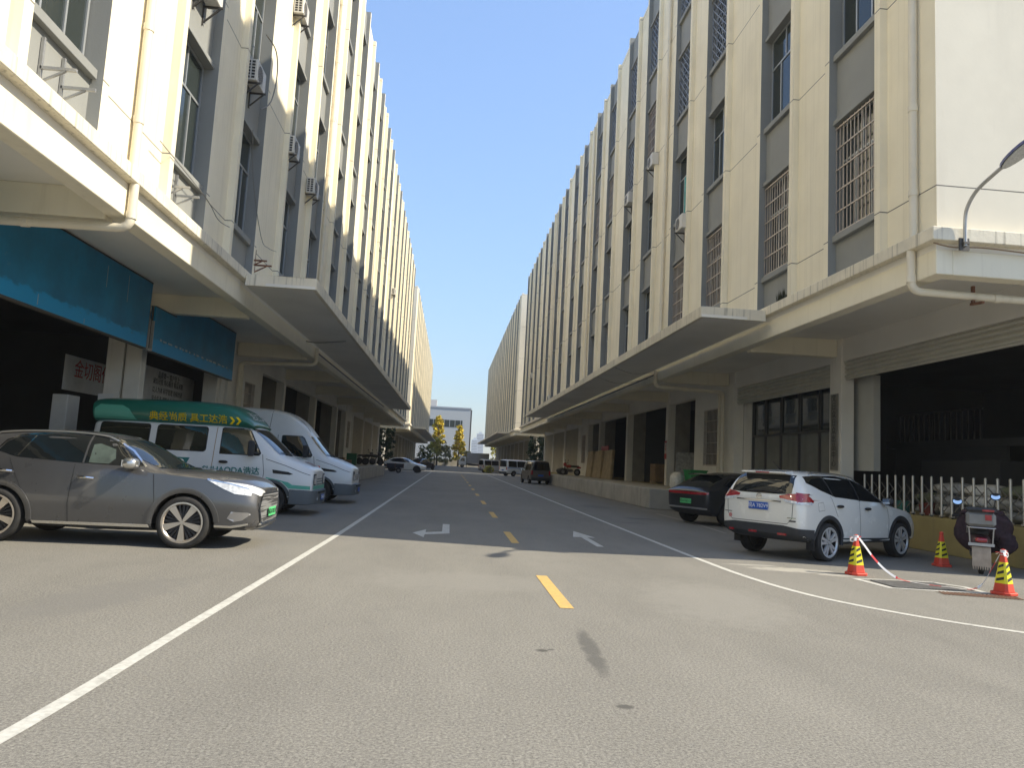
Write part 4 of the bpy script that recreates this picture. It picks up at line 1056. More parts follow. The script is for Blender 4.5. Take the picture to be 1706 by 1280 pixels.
    both(bv, [(-.95, .33), (-.96, .52), (1.12, .53), (1.10, .33)], .008, VGREY, 'sill_cladding', root)
    arch(bv, root, 1.58, .36, .436, .50, VGREY, 0, 184); arch(bv, root, -1.42, .36, .436, .49, VGREY, 0, 182)
    for sg in (-1, 1):
        patch(bv, rrect(min(sg * .47, sg * .80), max(sg * .47, sg * .80), .74, 1.02, .03), 'F', .008, DKPL, 'headlight_bezel', root, grid=.05)
    if green:
        both(bv, [(1.46, .87), (1.46, .90), (2.0, .80), (2.1, .74), (2.6, .72), (2.6, .64), (2.02, .65), (1.85, .80)], .006, MINT, 'stripe', root)
        patch(bv, [(-.80, .64), (.80, .64), (.80, .73), (-.80, .73)], 'F', .008, MINT, 'stripe', root)
    mb = MB(); prof = [(2.04, 1.0), (2.38, .985), (2.53, .92), (2.62, .78), (2.66, .5), (2.67, 0)]
    pts = prof + [(x, -y) for x, y in prof[-2::-1]]
    inner = [(x - .14, y * .93) for x, y in pts]
    n = len(pts); lo = [(x, y, .28) for x, y in pts]; md_ = [(x + .015, y * 1.012, .45) for x, y in pts]; hi = [(x, y, .61) for x, y in pts]; hin = [(x, y, .64) for x, y in inner]; lin = [(x, y, .26) for x, y in inner]
    mb.add(lin + lo + md_ + hi + hin, [(k * n + i, k * n + i + 1, (k + 1) * n + i + 1, (k + 1) * n + i) for k in range(4) for i in range(n - 1)])
    mb.build('bumper', VGREY, root, smooth=50)
    mb = MB()
    for sg in (-1, 1): mb.lathe([(0, .0), (.05, .0), (.055, -.04)], (2.665, sg * .55, .42), 'x', 16)
    mb.build('fog_lamp', LCLR, root)
    MB().box(2.64, 2.685, -.5, .5, .545, .585).build('bumper_slot', BLACK, root)
    for sg in (-1, 1):
        if green: patch(bv, rrect(min(sg * .50, sg * .76), max(sg * .50, sg * .76), .77, .99, .02), 'F', .012, LCLR, 'headlight', root, grid=.05)
        else: patch(bv, [(sg * .42, .72), (sg * .40, .90), (sg * .74, .94), (sg * .79, .86), (sg * .72, .72)], 'F', .012, LCLR, 'headlight', root, grid=.05)
        mb = MB(); mb.box(-.10, .04, -.09, .09, -.19, .19); o = mb.build('mirror', DKPL, root, bevel=.03); o.location = (1.12, sg * 1.13, 1.58); mb2 = MB().bar((.05, 0, -.1), (.12, -sg * .16, -.12), .04); q = mb2.build('mirror_arm', DKPL, o)
        mb = MB(); mb.ball((.42, sg * 1.005, 1.22), (.11, .03, .035), 12, 7, 0, .8); mb.build('door_handle', BLACK, root, smooth=40)
    if not green: both(bv, rrect(1.44, 1.56, 1.08, 1.15, .03), .010, LAMB, 'indicator', root)
    for k in range(3): patch(bv, [(-.40, .75 + k * .065), (.40, .75 + k * .065), (.40, .775 + k * .065), (-.40, .775 + k * .065)], 'F', .012, VGREY, 'grille_slot', root)
    patch(bv, line([(-.7, 1.50), (-.05, 1.44)], .02), 'F', .02, BLACK, 'wiper', root); patch(bv, line([(.0, 1.50), (.65, 1.44)], .02), 'F', .02, BLACK, 'wiper', root)
    plate(root, (2.70, .0, .44), R(90), PBLUE, '皖A6A529' if green else None, PWHT)
    if green:
        for s, y, rz in (('R', -1, 0), ('L', 1, math.pi)):
            o = link('lettering', text_mesh('SHHAODA浩达', .20, VTXT, 'lettering', .002, bold=.003), root, (.62 if s == 'R' else .55, y * 1.006, 1.02), rz)
        both(bv, [(-1.05, 1.10), (-.95, 1.28), (-.38, 1.28), (-.46, 1.12), (-.62, 1.12), (-.56, 1.22), (-.84, 1.22), (-.92, 1.10)], .006, VTXT, 'emblem', root)
        t = text_mesh('浩达工具', .16, VTXT, 'lettering', .001)
        for v in t.vertices:
            h = bv.ray_cast(Vector((2.05 - v.co.z, v.co.x, 4)), Vector((0, 0, -1))); v.co = h[0] + h[1] * .005 if h[0] is not None else Vector((2.2, v.co.x, 1.2))
        link('lettering', t, root)
        patch(bv, [(2.22, -.30), (2.22, .30), (2.46, .26), (2.46, -.26)], 'T', .005, M('bonnet_brown_strip', (.24, .19, .16), .6), 'bonnet_strip', root)
    else:
        patch(bv, [(1.95, -.14), (1.95, .14), (2.05, .12), (2.05, -.12)], 'T', .006, BLACK, 'bonnet_vent', root)
        both(bv, line([(-.05, 2.84), (-.12, 2.1), (-.1, .5)], .012), .004, GAP, 'panel_seam', root)
        patch(bv, line([(.0, -.45), (.5, -.47), (1.1, -.5)], .05), 'T', .006, BLACK, 'roof_seam', root); patch(bv, line([(.0, .45), (.5, .47), (1.1, .5)], .05), 'T', .006, BLACK, 'roof_seam', root)
    for sg in (-1, 1): patch(bv, rrect(min(sg * .78, sg * .92), max(sg * .78, sg * .92), .75, 1.15, .03), 'B', .008, LRED, 'tail_light', root)
    wheels(root, (1.58, -1.42), .86, .36, .22, 'steel')
    return root
minibus((-5.9, 19.65, 0), 'white minibus with a green raised roof and yellow characters, beside the grey SUV', True)
minibus((-5.6, 24.85, 0), 'plain white high-roofed minibus parked behind the green-roofed one', False)

# --- white SUV, tail to the camera ---------------------------------------------------
HX = 31
root = empty('parked_suv', (8.0, 15.30, 0), R(HX), 'pearl white SUV seen from behind beside the ochre dock wall', 'car')
XP = paint('white_car_paint', (.76, .745, .685), .0, .25, .9, .06)
ST = [(-2.30, .50, .76, .82, .68, .78, 1.04, .64, 1.16), (-2.24, .42, .85, .90, .66, .86, 1.16, .69, 1.34), (-2.06, .36, .88, .915, .68, .885, 1.22, .71, 1.655), (-1.75, .32, .89, .915, .68, .895, 1.24, .71, 1.70),
      (-1.1, .30, .89, .91, .68, .885, 1.16, .70, 1.70), (-.4, .28, .89, .905, .68, .88, 1.13, .695, 1.69), (.15, .28, .89, .905, .68, .88, 1.11, .68, 1.62), (.62, .28, .89, .905, .68, .88, 1.09, .69, 1.40),
      (1.02, .28, .89, .91, .68, .88, 1.06, .72, 1.14), (1.2, .28, .89, .915, .70, .88, 1.03, .73, 1.09), (1.65, .29, .88, .915, .70, .86, .97, .70, 1.04), (2.0, .30, .84, .88, .68, .80, .90, .64, .96), (2.22, .32, .74, .79, .64, .68, .84, .54, .88), (2.33, .36, .58, .64, .60, .54, .76, .42, .80)]
body, bv = loft(ST, [XP], root, cut=[(1.352, .365, .445), (-1.352, .365, .445)])
both(bv, [(-1.92, 1.47), (-1.90, 1.585), (-1.55, 1.615), (-.74, 1.625), (-.2, 1.575), (.16, 1.47), (.72, 1.155), (.66, 1.135), (-.05, 1.16), (-1.10, 1.225), (-1.55, 1.34)], .005, PRIV, 'side_window', root)
both(bv, line([(-.22, 1.155), (-.30, 1.60)], .05), .007, BLACK, 'door_pillar', root)
both(bv, line([(-1.17, 1.24), (-1.30, 1.61)], .05), .007, BLACK, 'door_pillar', root)
both(bv, line([(-.24, .45), (-.25, 1.15)], .010), .003, GAP, 'door_gap', root); both(bv, line([(.82, .46), (.86, .8), (.80, 1.08)], .009), .003, GAP, 'door_gap', root); both(bv, line([(-1.27, 1.24), (-1.05, .85)], .009), .003, GAP, 'door_gap', root)
both(bv, rrect(-1.70, -1.48, .93, 1.14, .05) if False else line([(-1.70, .95), (-1.72, 1.10), (-1.55, 1.12), (-1.50, .97), (-1.70, .95)], .007), .003, GAP, 'fuel_flap', root)
both(bv, [(-.90, .28), (-.92, .44), (.90, .42), (.90, .28)], .008, DKPL, 'sill_cladding', root)
arch(bv, root, 1.352, .365, .450, .515, DKPL, 0, 186); arch(bv, root, -1.352, .365, .450, .515, DKPL, -8, 182)
for x, z in ((-.98, 1.05), (.02, 1.01)):
    for sg in (-1, 1): MB().ball((x, sg * .915, z), (.11, .028, .028), 12, 7, 0, .8).build('door_handle', BLACK, root, smooth=40)
for sg in (-1, 1): mirror(root, .66, .89, 1.175, DKPL, sg)
patch(bv, [(-.62, 1.57), (.62, 1.57), (.72, 1.34), (.76, 1.15), (-.76, 1.15), (-.72, 1.34)], 'F', .006, GLASSC, 'windscreen', root, grid=.05)
patch(bv, [(-.60, 1.60), (.60, 1.60), (.655, 1.42), (.67, 1.255), (.4, 1.235), (-.4, 1.235), (-.67, 1.255), (-.655, 1.42)], 'B', .006, PRIV, 'rear_window', root, grid=.05)
mb = MB(); mb.add([(-1.9, -.46, 1.685), (-1.9, .46, 1.685), (-2.20, .50, 1.655), (-2.20, -.50, 1.655), (-1.9, -.52, 1.60), (-1.9, .52, 1.60), (-2.19, .52, 1.62), (-2.19, -.52, 1.62)], [(0, 3, 2, 1), (4, 5, 6, 7), (3, 7, 6, 2), (0, 4, 7, 3), (1, 2, 6, 5)])
mb.build('spoiler', XP, root, bevel=.012); MB().box(-2.212, -2.195, -.15, .15, 1.628, 1.650).build('brake_light', LRED, root)
for sg in (-1, 1):
    patch(bv, [(sg * .45, 1.17), (sg * .44, 1.205), (sg * .60, 1.245), (sg * .86, 1.27), (sg * .90, 1.19), (sg * .87, 1.06), (sg * .60, 1.09)], 'B', .010, LRED, 'tail_light', root, grid=.05)
    patch(bv, [(sg * .47, 1.16), (sg * .60, 1.09), (sg * .87, 1.06), (sg * .88, 1.10), (sg * .64, 1.14)], 'B', .014, LCLR, 'tail_light_lens', root, grid=.05)
both(bv, [(-2.2, 1.28), (-2.05, 1.26), (-1.86, 1.13), (-1.94, 1.07), (-2.22, 1.07)], .010, LRED, 'tail_light', root, grid=.05)
both(bv, [(-2.20, 1.11), (-1.95, 1.115), (-1.89, 1.095), (-1.95, 1.06), (-2.2, 1.06)], .014, LCLR, 'tail_light_lens', root, grid=.05)
patch(bv, [(-.86, .50), (.86, .50), (.86, .62), (.62, .625), (.55, .66), (-.55, .66), (-.62, .625), (-.86, .62)], 'B', .012, DKPL, 'rear_bumper', root, grid=.05)
patch(bv, [(-.80, .38), (.80, .38), (.86, .50), (-.86, .50)], 'B', .012, DKPL, 'rear_bumper', root, grid=.05)
both(bv, [(-2.25, .40), (-2.25, .62), (-1.85, .60), (-1.86, .40)], .012, DKPL, 'rear_bumper', root, grid=.05)
for y in (-.52, .12, .62): MB().box(-2.325, -2.27, y - .09 if y != .62 else y - .05, y + .09 if y != .62 else y + .05, .475, .515).build('reflector', LRED, root)
patch(bv, line([(-.74, 1.12), (-.72, .80), (-.62, .69), (.62, .69), (.72, .80), (.74, 1.12)], .010), 'B', .003, GAP, 'tailgate_gap', root, grid=.05)
patch(bv, [(-.50, 1.09), (.50, 1.09), (.50, 1.11), (-.50, 1.11)], 'B', .02, CHROME, 'tailgate_trim', root)
mb = MB(); mb.lathe([(.045, 0), (.058, 0), (.058, .012), (.045, .012)], (-2.305, .0, 1.175), 'x', 24, 0, True); mb.box(-2.305, -2.293, -.062, .062, 1.167, 1.183); mb.build('emblem', CHROME, root)
plate(root, (-2.33, .0, .99), R(-90), PBLUE, '皖A 782V9', PWHT)
patch(bv, line([(-.55, 1.255), (-.1, 1.28), (.3, 1.265)], .022), 'B', .022, BLACK, 'wiper', root)
for sg in (-1, 1): rail(bv, root, sg * .60, -1.6, .05, .016, .035)
MB().bar((-1.6, 0, 1.69), (-1.85, 0, 1.86), .012).build('aerial', BLACK, root)
for sg in (-1, 1): MB().box(-1.86, -1.84, sg * .74, sg * .9, .22, .42).build('mud_flap', BLACK, root)
patch(bv, rrect(-.80, -.62, .80, .815, .005), 'B', .006, CHROME, 'badge', root); patch(bv, rrect(-.80, -.66, .735, .765, .005), 'B', .006, STEELD, 'badge', root); patch(bv, rrect(.62, .80, .83, .845, .005), 'B', .006, CHROME, 'badge', root)
patch(bv, rrect(.62, .70, .72, .80, .03), 'B', .006, M('sticker_pink', (.5, .2, .18), .6), 'sticker', root)
wheels(root, (1.352, -1.352), .80, .362, .225, 'double')

# --- black coupe SUV beyond it ---------------------------------------------------------
root = empty('parked_suv', (9.30, 23.25, 0), R(25), 'black coupe-backed SUV with a green plate beyond the white SUV', 'car')
KP = paint('black_car_paint', (.032, .034, .038), .3, .32, .7)
ST = [(-2.28, .46, .70, .78, .66, .78, .96, .66, 1.0), (-2.22, .36, .84, .90, .66, .88, 1.02, .70, 1.08), (-1.95, .28, .90, .93, .66, .89, 1.06, .68, 1.26), (-1.5, .26, .90, .93, .66, .89, 1.08, .67, 1.48), (-.9, .24, .90, .925, .66, .885, 1.07, .68, 1.60), (-.2, .22, .9, .92, .66, .88, 1.05, .68, 1.62), (.2, .22, .9, .92, .66, .88, 1.04, .67, 1.56), (.62, .22, .9, .92, .66, .88, 1.02, .68, 1.34), (1.0, .22, .9, .92, .66, .88, 1.0, .72, 1.08), (1.6, .25, .88, .92, .68, .86, .92, .70, .99), (2.0, .28, .84, .88, .66, .80, .86, .62, .9), (2.3, .32, .64, .70, .6, .6, .76, .46, .80)]
body, bv = loft(ST, [KP], root, cut=[(1.38, .365, .44), (-1.38, .365, .44)])
both(bv, [(-1.55, 1.20), (-1.2, 1.42), (-.6, 1.53), (-.1, 1.53), (.3, 1.40), (.72, 1.09), (-.3, 1.10), (-1.2, 1.14)], .005, PRIV, 'side_window', root)
patch(bv, [(-.58, 1.53), (.58, 1.53), (.72, 1.13), (-.72, 1.13)], 'B', .006, GLASSC, 'rear_window', root, grid=.05)
patch(bv, [(-.6, 1.5), (.6, 1.5), (.74, 1.10), (-.74, 1.10)], 'F', .006, GLASSC, 'windscreen', root, grid=.05)
patch(bv, [(-.86, .93), (-.60, .91), (.60, .91), (.86, .93), (.86, .985), (.60, .965), (-.60, .965), (-.86, .985)], 'B', .01, LRED, 'tail_light', root, grid=.05)
patch(bv, [(-.82, .48), (.82, .48), (.82, .53), (-.82, .53)], 'B', .012, SILVER, 'bumper_trim', root); patch(bv, [(-.80, .30), (.80, .30), (.84, .47), (-.84, .47)], 'B', .008, DKPL, 'rear_bumper', root)
MB().add([(-1.35, -.6, 1.55), (-1.35, .6, 1.55), (-1.72, .56, 1.53), (-1.72, -.56, 1.53), (-1.35, -.6, 1.50), (-1.35, .6, 1.50), (-1.70, .56, 1.50), (-1.70, -.56, 1.50)], [(0, 3, 2, 1), (4, 5, 6, 7), (3, 7, 6, 2), (0, 4, 7, 3), (1, 2, 6, 5)]).build('spoiler', KP, root, bevel=.008)
plate(root, (-2.31, 0, .70), R(-90), PGREEN, '皖AF06512', PBLK, .48)
for sg in (-1, 1): mirror(root, .62, .89, 1.10, KP, sg)
arch(bv, root, 1.38, .365, .446, .49, DKPL, 0, 184); arch(bv, root, -1.38, .365, .446, .49, DKPL, -4, 182)
both(bv, line([(-.3, .4), (-.32, 1.08)], .009), .003, GAP, 'door_gap', root)
wheels(root, (1.38, -1.38), .81, .365, .23, 'dark')

# --- smaller vehicles down the lane ------------------------------------------------------
def box_van(name, loc, rz, label, cat, pm, L_=4.2, W_=.82, H_=1.80, wb=2.6, nose=.75, glass=True, plate_=PBLUE, stripe=None, black_roof=False):
    root = empty(name, loc, rz, label, cat); h = L_ / 2
    ST = [(-h, .34, W_ - .1, W_ - .04, .7, W_ - .05, 1.02, W_ - .22, H_ - .10), (-h + .07, .30, W_ - .03, W_, .7, W_ - .02, 1.04, W_ - .17, H_ - .02), (-h + .5, .26, W_ - .02, W_ + .01, .7, W_ - .02, 1.04, W_ - .16, H_), (0, .24, W_ - .02, W_ + .01, .7, W_ - .02, 1.04, W_ - .16, H_ + .01),
          (h - nose - .75, .24, W_ - .02, W_ + .01, .7, W_ - .02, 1.04, W_ - .17, H_ - .04), (h - nose - .35, .24, W_ - .02, W_ + .01, .7, W_ - .02, 1.02, W_ - .16, H_ - .32), (h - nose + .02, .24, W_ - .02, W_ + .01, .7, W_ - .03, 1.0, W_ - .14, 1.12), (h - nose * .4, .26, W_ - .05, W_ - .01, .66, W_ - .09, .90, W_ - .18, .99), (h - .06, .30, W_ - .14, W_ - .09, .6, W_ - .18, .80, W_ - .26, .86), (h, .34, W_ - .24, W_ - .18, .58, W_ - .28, .74, W_ - .36, .78)]
    body, bv = loft(ST, [pm], root, cut=[(wb / 2, .31, .37), (-wb / 2, .31, .37)], crease=(0, 0, .6, .2, .4, .4, 0, 0))
    patch(bv, [(-W_ + .20, H_ - .14), (W_ - .20, H_ - .14), (W_ - .12, 1.10), (-W_ + .12, 1.10)], 'B', .006, PRIV, 'rear_window', root)
    patch(bv, [(-W_ + .24, H_ - .12), (W_ - .24, H_ - .12), (W_ - .16, 1.14), (-W_ + .16, 1.14)], 'F', .006, GLASSC, 'windscreen', root)
    e = h - nose
    for a, b_ in ((-h + .25, -h + .25 + (L_ - nose) * .27), (-h + .32 + (L_ - nose) * .27, -h + .25 + (L_ - nose) * .58)): both(bv, rrect(a, b_, 1.09, H_ - .17, .05), .006, PRIV, 'side_window', root)
    both(bv, [(e - 1.12, 1.09), (e - 1.12, H_ - .17), (e - .62, H_ - .18), (e - .08, 1.09)], .006, PRIV, 'side_window', root)
    for sg in (-1, 1):
        patch(bv, rrect(min(sg * (W_ - .20), sg * (W_ - .05)), max(sg * (W_ - .20), sg * (W_ - .05)), .74, 1.08, .03), 'B', .010, LRED, 'tail_light', root)
        patch(bv, rrect(min(sg * (W_ - .50), sg * (W_ - .28)), max(sg * (W_ - .50), sg * (W_ - .28)), .70, .82, .03), 'F', .010, LCLR, 'headlight', root)
        mirror(root, e - .15, W_, 1.12, DKPL, sg)
    patch(bv, [(-W_ + .1, .30), (W_ - .1, .30), (W_ - .08, .52), (-W_ + .08, .52)], 'B', .01, DKPL, 'rear_bumper', root)
    if stripe: both(bv, [(-h + .1, .95), (-h + .1, 1.02), (.4, 1.04), (.9, .98), (.3, .97)], .006, stripe, 'stripe', root)
    plate(root, (-h - .03, 0, .70), R(-90), plate_, None, None)
    wheels(root, (wb / 2, -wb / 2), W_ - .11, .31, .19, 'steel'); return root
box_van('parked_van', (7.05, 61.1, 0), R(96), 'dusty brown minivan seen from behind beside the dock end', 'van', paint('brown_van_paint', (.10, .085, .07), .3, .4, .5, .2), 4.3, .84, 1.88, 2.8)
box_van('parked_van', (8.55, 90.2, 0), R(30), 'white van with dark side windows between the brown minivan and the greyish van', 'van', VW, 5.0, .90, 1.98, 3.0, .6, stripe=M('blue_stripe', (.05, .2, .5), .5))
box_van('parked_van', (6.6, 108.5, 0), R(25), 'greyish white van half hidden by a small bush, farthest of the vans', 'van', paint('dull_white_paint', (.5, .48, .44), 0, .5, .2, .3), 4.6, .86, 1.92, 2.8)
root = empty('parked_car', (-4.75, 81.2, 0), R(-4), 'white coupe-like car with dark windows beyond the flatbed tricycle', 'car')
ST = [(-2.25, .42, .66, .76, .66, .72, .94, .58, 1.0), (-2.1, .32, .84, .89, .66, .85, 1.0, .66, 1.18), (-1.5, .24, .89, .92, .66, .88, 1.04, .66, 1.46), (-.7, .22, .89, .915, .66, .88, 1.03, .67, 1.58), (0, .22, .89, .91, .66, .88, 1.0, .66, 1.56), (.5, .22, .89, .91, .66, .88, .98, .67, 1.36), (1.02, .22, .89, .91, .66, .88, .96, .71, 1.04), (1.6, .25, .87, .91, .66, .84, .90, .68, .95), (2.05, .28, .80, .85, .62, .75, .82, .58, .85), (2.3, .32, .6, .66, .58, .56, .72, .42, .75)]
body, bv = loft(ST, [XP], root, cut=[(1.36, .35, .42), (-1.36, .35, .42)])
both(bv, [(-1.6, 1.2), (-1.2, 1.40), (-.6, 1.49), (-.1, 1.47), (.3, 1.34), (.68, 1.06), (-.3, 1.05), (-1.2, 1.09)], .005, PRIV, 'side_window', root)
patch(bv, [(-.58, 1.46), (.58, 1.46), (.72, 1.06), (-.72, 1.06)], 'F', .006, GLASSC, 'windscreen', root); patch(bv, [(-.56, 1.42), (.56, 1.42), (.68, 1.08), (-.68, 1.08)], 'B', .006, PRIV, 'rear_window', root)
both(bv, [(1.75, .82), (2.05, .76), (2.15, .70), (1.9, .74)], .008, LCLR, 'headlight', root)
for sg in (-1, 1): mirror(root, .6, .89, 1.06, XP, sg)
wheels(root, (1.36, -1.36), .8, .35, .22, 'dark')
root = empty('parked_car', (-3.75, 107.5, 0), R(62), 'dark car with a red tail light half hidden behind the white one', 'car')
ST2 = [tuple(s) for s in ST]
body, bv = loft(ST2, [paint('dark_brown_paint', (.035, .03, .032), .3, .3, .8, .1)], root, cut=[(1.36, .35, .42), (-1.36, .35, .42)])
both(bv, [(-1.6, 1.2), (-1.2, 1.40), (-.6, 1.49), (-.1, 1.47), (.3, 1.34), (.68, 1.06), (-.3, 1.05), (-1.2, 1.09)], .005, PRIV, 'side_window', root)
patch(bv, [(-.56, 1.42), (.56, 1.42), (.68, 1.08), (-.68, 1.08)], 'B', .006, PRIV, 'rear_window', root); patch(bv, [(-.58, 1.46), (.58, 1.46), (.72, 1.06), (-.72, 1.06)], 'F', .006, GLASSC, 'windscreen', root)
for sg in (-1, 1): patch(bv, rrect(min(sg * .45, sg * .78), max(sg * .45, sg * .78), .80, .92, .03), 'B', .01, LRED, 'tail_light', root)
wheels(root, (1.36, -1.36), .8, .35, .22, 'dark')

# box lorry crossing the far end
root = empty('box_truck', (5.45, 171.5, 0), math.pi, 'grey box lorry with a white cab standing across the far end of the lane', 'truck')
MB().box(-3.5, 1.55, -1.1, 1.1, 1.05, 3.45).build('cargo_box', M('cargo_grey', (.36, .36, .36), .6, var=.08, streak=.2), root, bevel=.03)
mb = MB(); mb.box(-3.4, 3.0, -.45, .45, .65, .98).box(-2.6, 1.2, -1.0, -.9, .5, .95).box(-2.6, 1.2, .9, 1.0, .5, .95); mb.build('chassis', STEELD, root)
mb = MB(); pr = [(1.7, .55), (3.35, .55), (3.42, 1.15), (3.05, 2.35), (2.8, 2.5), (1.7, 2.5)]
mb.add([(x, -1.0, z) for x, z in pr] + [(x, 1.0, z) for x, z in pr], [tuple(range(6)), tuple(range(11, 5, -1))] + [(i, (i + 1) % 6, 6 + (i + 1) % 6, 6 + i) for i in range(6)])
cabo = mb.build('cab', VW, root, bevel=.06)
for sg in (-1, 1):
    mb = MB(); q = [(2.05, 1.45), (2.05, 2.2), (2.75, 2.2), (3.05, 1.5)]; mb.add([(x, sg * 1.006, z) for x, z in q] + [(x, sg * 1.012, z) for x, z in q], [(0, 1, 2, 3), (4, 5, 6, 7)]); mb.build('cab_window', PRIV, cabo)
mb = MB(); mb.add([(3.36, -.88, 1.42), (3.36, .88, 1.42), (3.10, .84, 2.26), (3.10, -.84, 2.26)], [(0, 1, 2, 3)]); mb.build('windscreen', GLASSC, cabo)
wheels(root, (2.55, -2.2), .86, .43, .28, 'steel')
MB().box(3.3, 3.5, -1.0, 1.0, .42, .75).build('bumper', VGREY, root, bevel=.03)
# ------------------------------------------------------------------ gate, cones, scooter and things about the docks
root = empty('retractable_gate', (11.5, 12.3, .81), 0, 'steel retractable lattice gate standing on the ochre dock edge', 'gate')
M_LAT = M('lattice_steel', (.20, .195, .18), .5, metal=.4, var=.2, vs=6); M_POST = M('stainless_post', (.66, .62, .55), .3, metal=.6)
y = 12.3; ys = []
while y < 20.2: ys.append(y); y += .36
for y in ys:
    mb = MB(); y -= 12.3
    mb.tube([(0, y, .06), (0, y, .95)], .030, 10); mb.ball((0, y, .935), .028, 10, 5); mb.box(-.05, .05, y - .03, y + .03, .03, .07)
    mb.lathe([(0, -.016), (.03, -.016), (.03, .016), (0, .016)], (0, y, .03), 'y', 12, 1)
    mb.build('post', [M_POST, BLACK], root, smooth=40)
for y0, y1 in zip(ys[:-1], ys[1:]):
    a, b_ = y0 - 12.3, y1 - 12.3; mb = MB()
    for k, (z0, z1) in enumerate(((.16, .46), (.46, .16), (.46, .76), (.76, .46))): mb.bar((.05 + .012 * (k % 2), a, z0), (.05 + .012 * (k % 2), b_, z1), .010, .022)
    mb.build('lattice_bars', M_LAT, root)
def lobed(mb, c, r, seed, n=14, m=10, amp=.16, mi=0):
    q = random.Random(seed); k = len(mb.v); ph = [q.uniform(0, 6.3) for _ in range(6)]
    mb.ball(c, r, n, m, mi, .75)
    for i in range(k, len(mb.v)):
        v = Vector(mb.v[i]) - Vector(c); a = math.atan2(v.y, v.x); e = v.z / (r[2] if isinstance(r, (list, tuple)) else r)
        f = 1 + amp * (math.sin(3 * a + ph[0]) * .5 + math.sin(2 * a + 4 * e + ph[1]) * .5 + math.sin(5 * a - 3 * e + ph[2]) * .35)
        mb.v[i] = tuple(Vector(c) + Vector((v.x * f, v.y * f, v.z * (1 + amp * .5 * math.sin(2 * a + ph[3])))))
def sack(loc, r, mat, label, seed, cat='sack', name='sack', group=None):
    mb = MB(); lobed(mb, (0, 0, r[2] * .92), r, seed); o = mb.build(name, mat, None, smooth=True); o.location = loc; o.rotation_euler.z = random.Random(seed).uniform(0, 3); return tag(o, label, cat, group)
GSK = M('green_sack', (.14, .16, .10), .85, var=.25, vs=6, obj=True); WSK = M('white_sack', (.66, .65, .61), .8, var=.25, vs=7, obj=True, grime=.4, dirt=(.2, .19, .17)); GRS = M('grey_wrap', (.36, .36, .34), .7, var=.35, vs=7, obj=True)
rs = random.Random(31); GB = 'wrapped bundles stacked behind the gate'
kk = 0
for x, y, n_ in ((12.5, 13.4, 4), (12.45, 14.4, 4), (12.5, 15.4, 3), (12.5, 16.4, 3), (12.5, 17.4, 3), (12.6, 18.4, 2), (13.8, 13.6, 5), (13.9, 14.9, 4), (13.9, 16.2, 3)):
    z = .812
    for k in range(n_):
        kk += 1; m = (WSK, GRS, WSK, GRS, GSK)[(kk * 7 + k) % 5]
        sack((x + rs.uniform(-.08, .08), y + rs.uniform(-.1, .1), z), (rs.uniform(.42, .5), rs.uniform(.42, .52), .15), m, 'dull wrapped bundle in the pile behind the lattice gate', kk, 'bundle', 'wrapped_bundle', GB); z += .27
sack((13.6, 13.6, 2.18), (.8, .75, .32), GSK, 'big olive green sack on top of the pile', 90)
sack((12.9, 14.6, 1.65), (.62, .5, .2), WSK, 'pale crumpled sack lying beside the big green one', 91)
for k, (x, y, z, s) in enumerate(((12.1, 13.15, 1.55, .2), (12.15, 12.75, 1.9, .22))):
    o = MB().box(-.22, .22, -s, s, 0, .24).build('orange_carton', M('orange_carton', (.55, .22, .02), .6, var=.15, vs=5), None, bevel=.015); o.location = (x, y, z - .45); tag(o, ('lower orange carton among the bundles behind the gate', 'upper orange carton among the bundles behind the gate')[k], 'carton')
for k, (y, c) in enumerate(((18.9, (.05, .22, .20)), (17.9, (.20, .04, .03)), (16.7, (.05, .05, .06)))):
    o = MB().lathe([(0, 0), (.16, 0), (.19, .30), (.17, .30), (.15, .03)], (0, 0, 0), 'z', 18).build('bucket', M('bucket_plastic', c, .5), None, smooth=40); o.location = (12.0, y, .812)
    tag(o, ('teal bucket behind the gate next to the white SUV bonnet', 'dark red bucket behind the gate', 'black bucket behind the gate posts')[k], 'bucket')

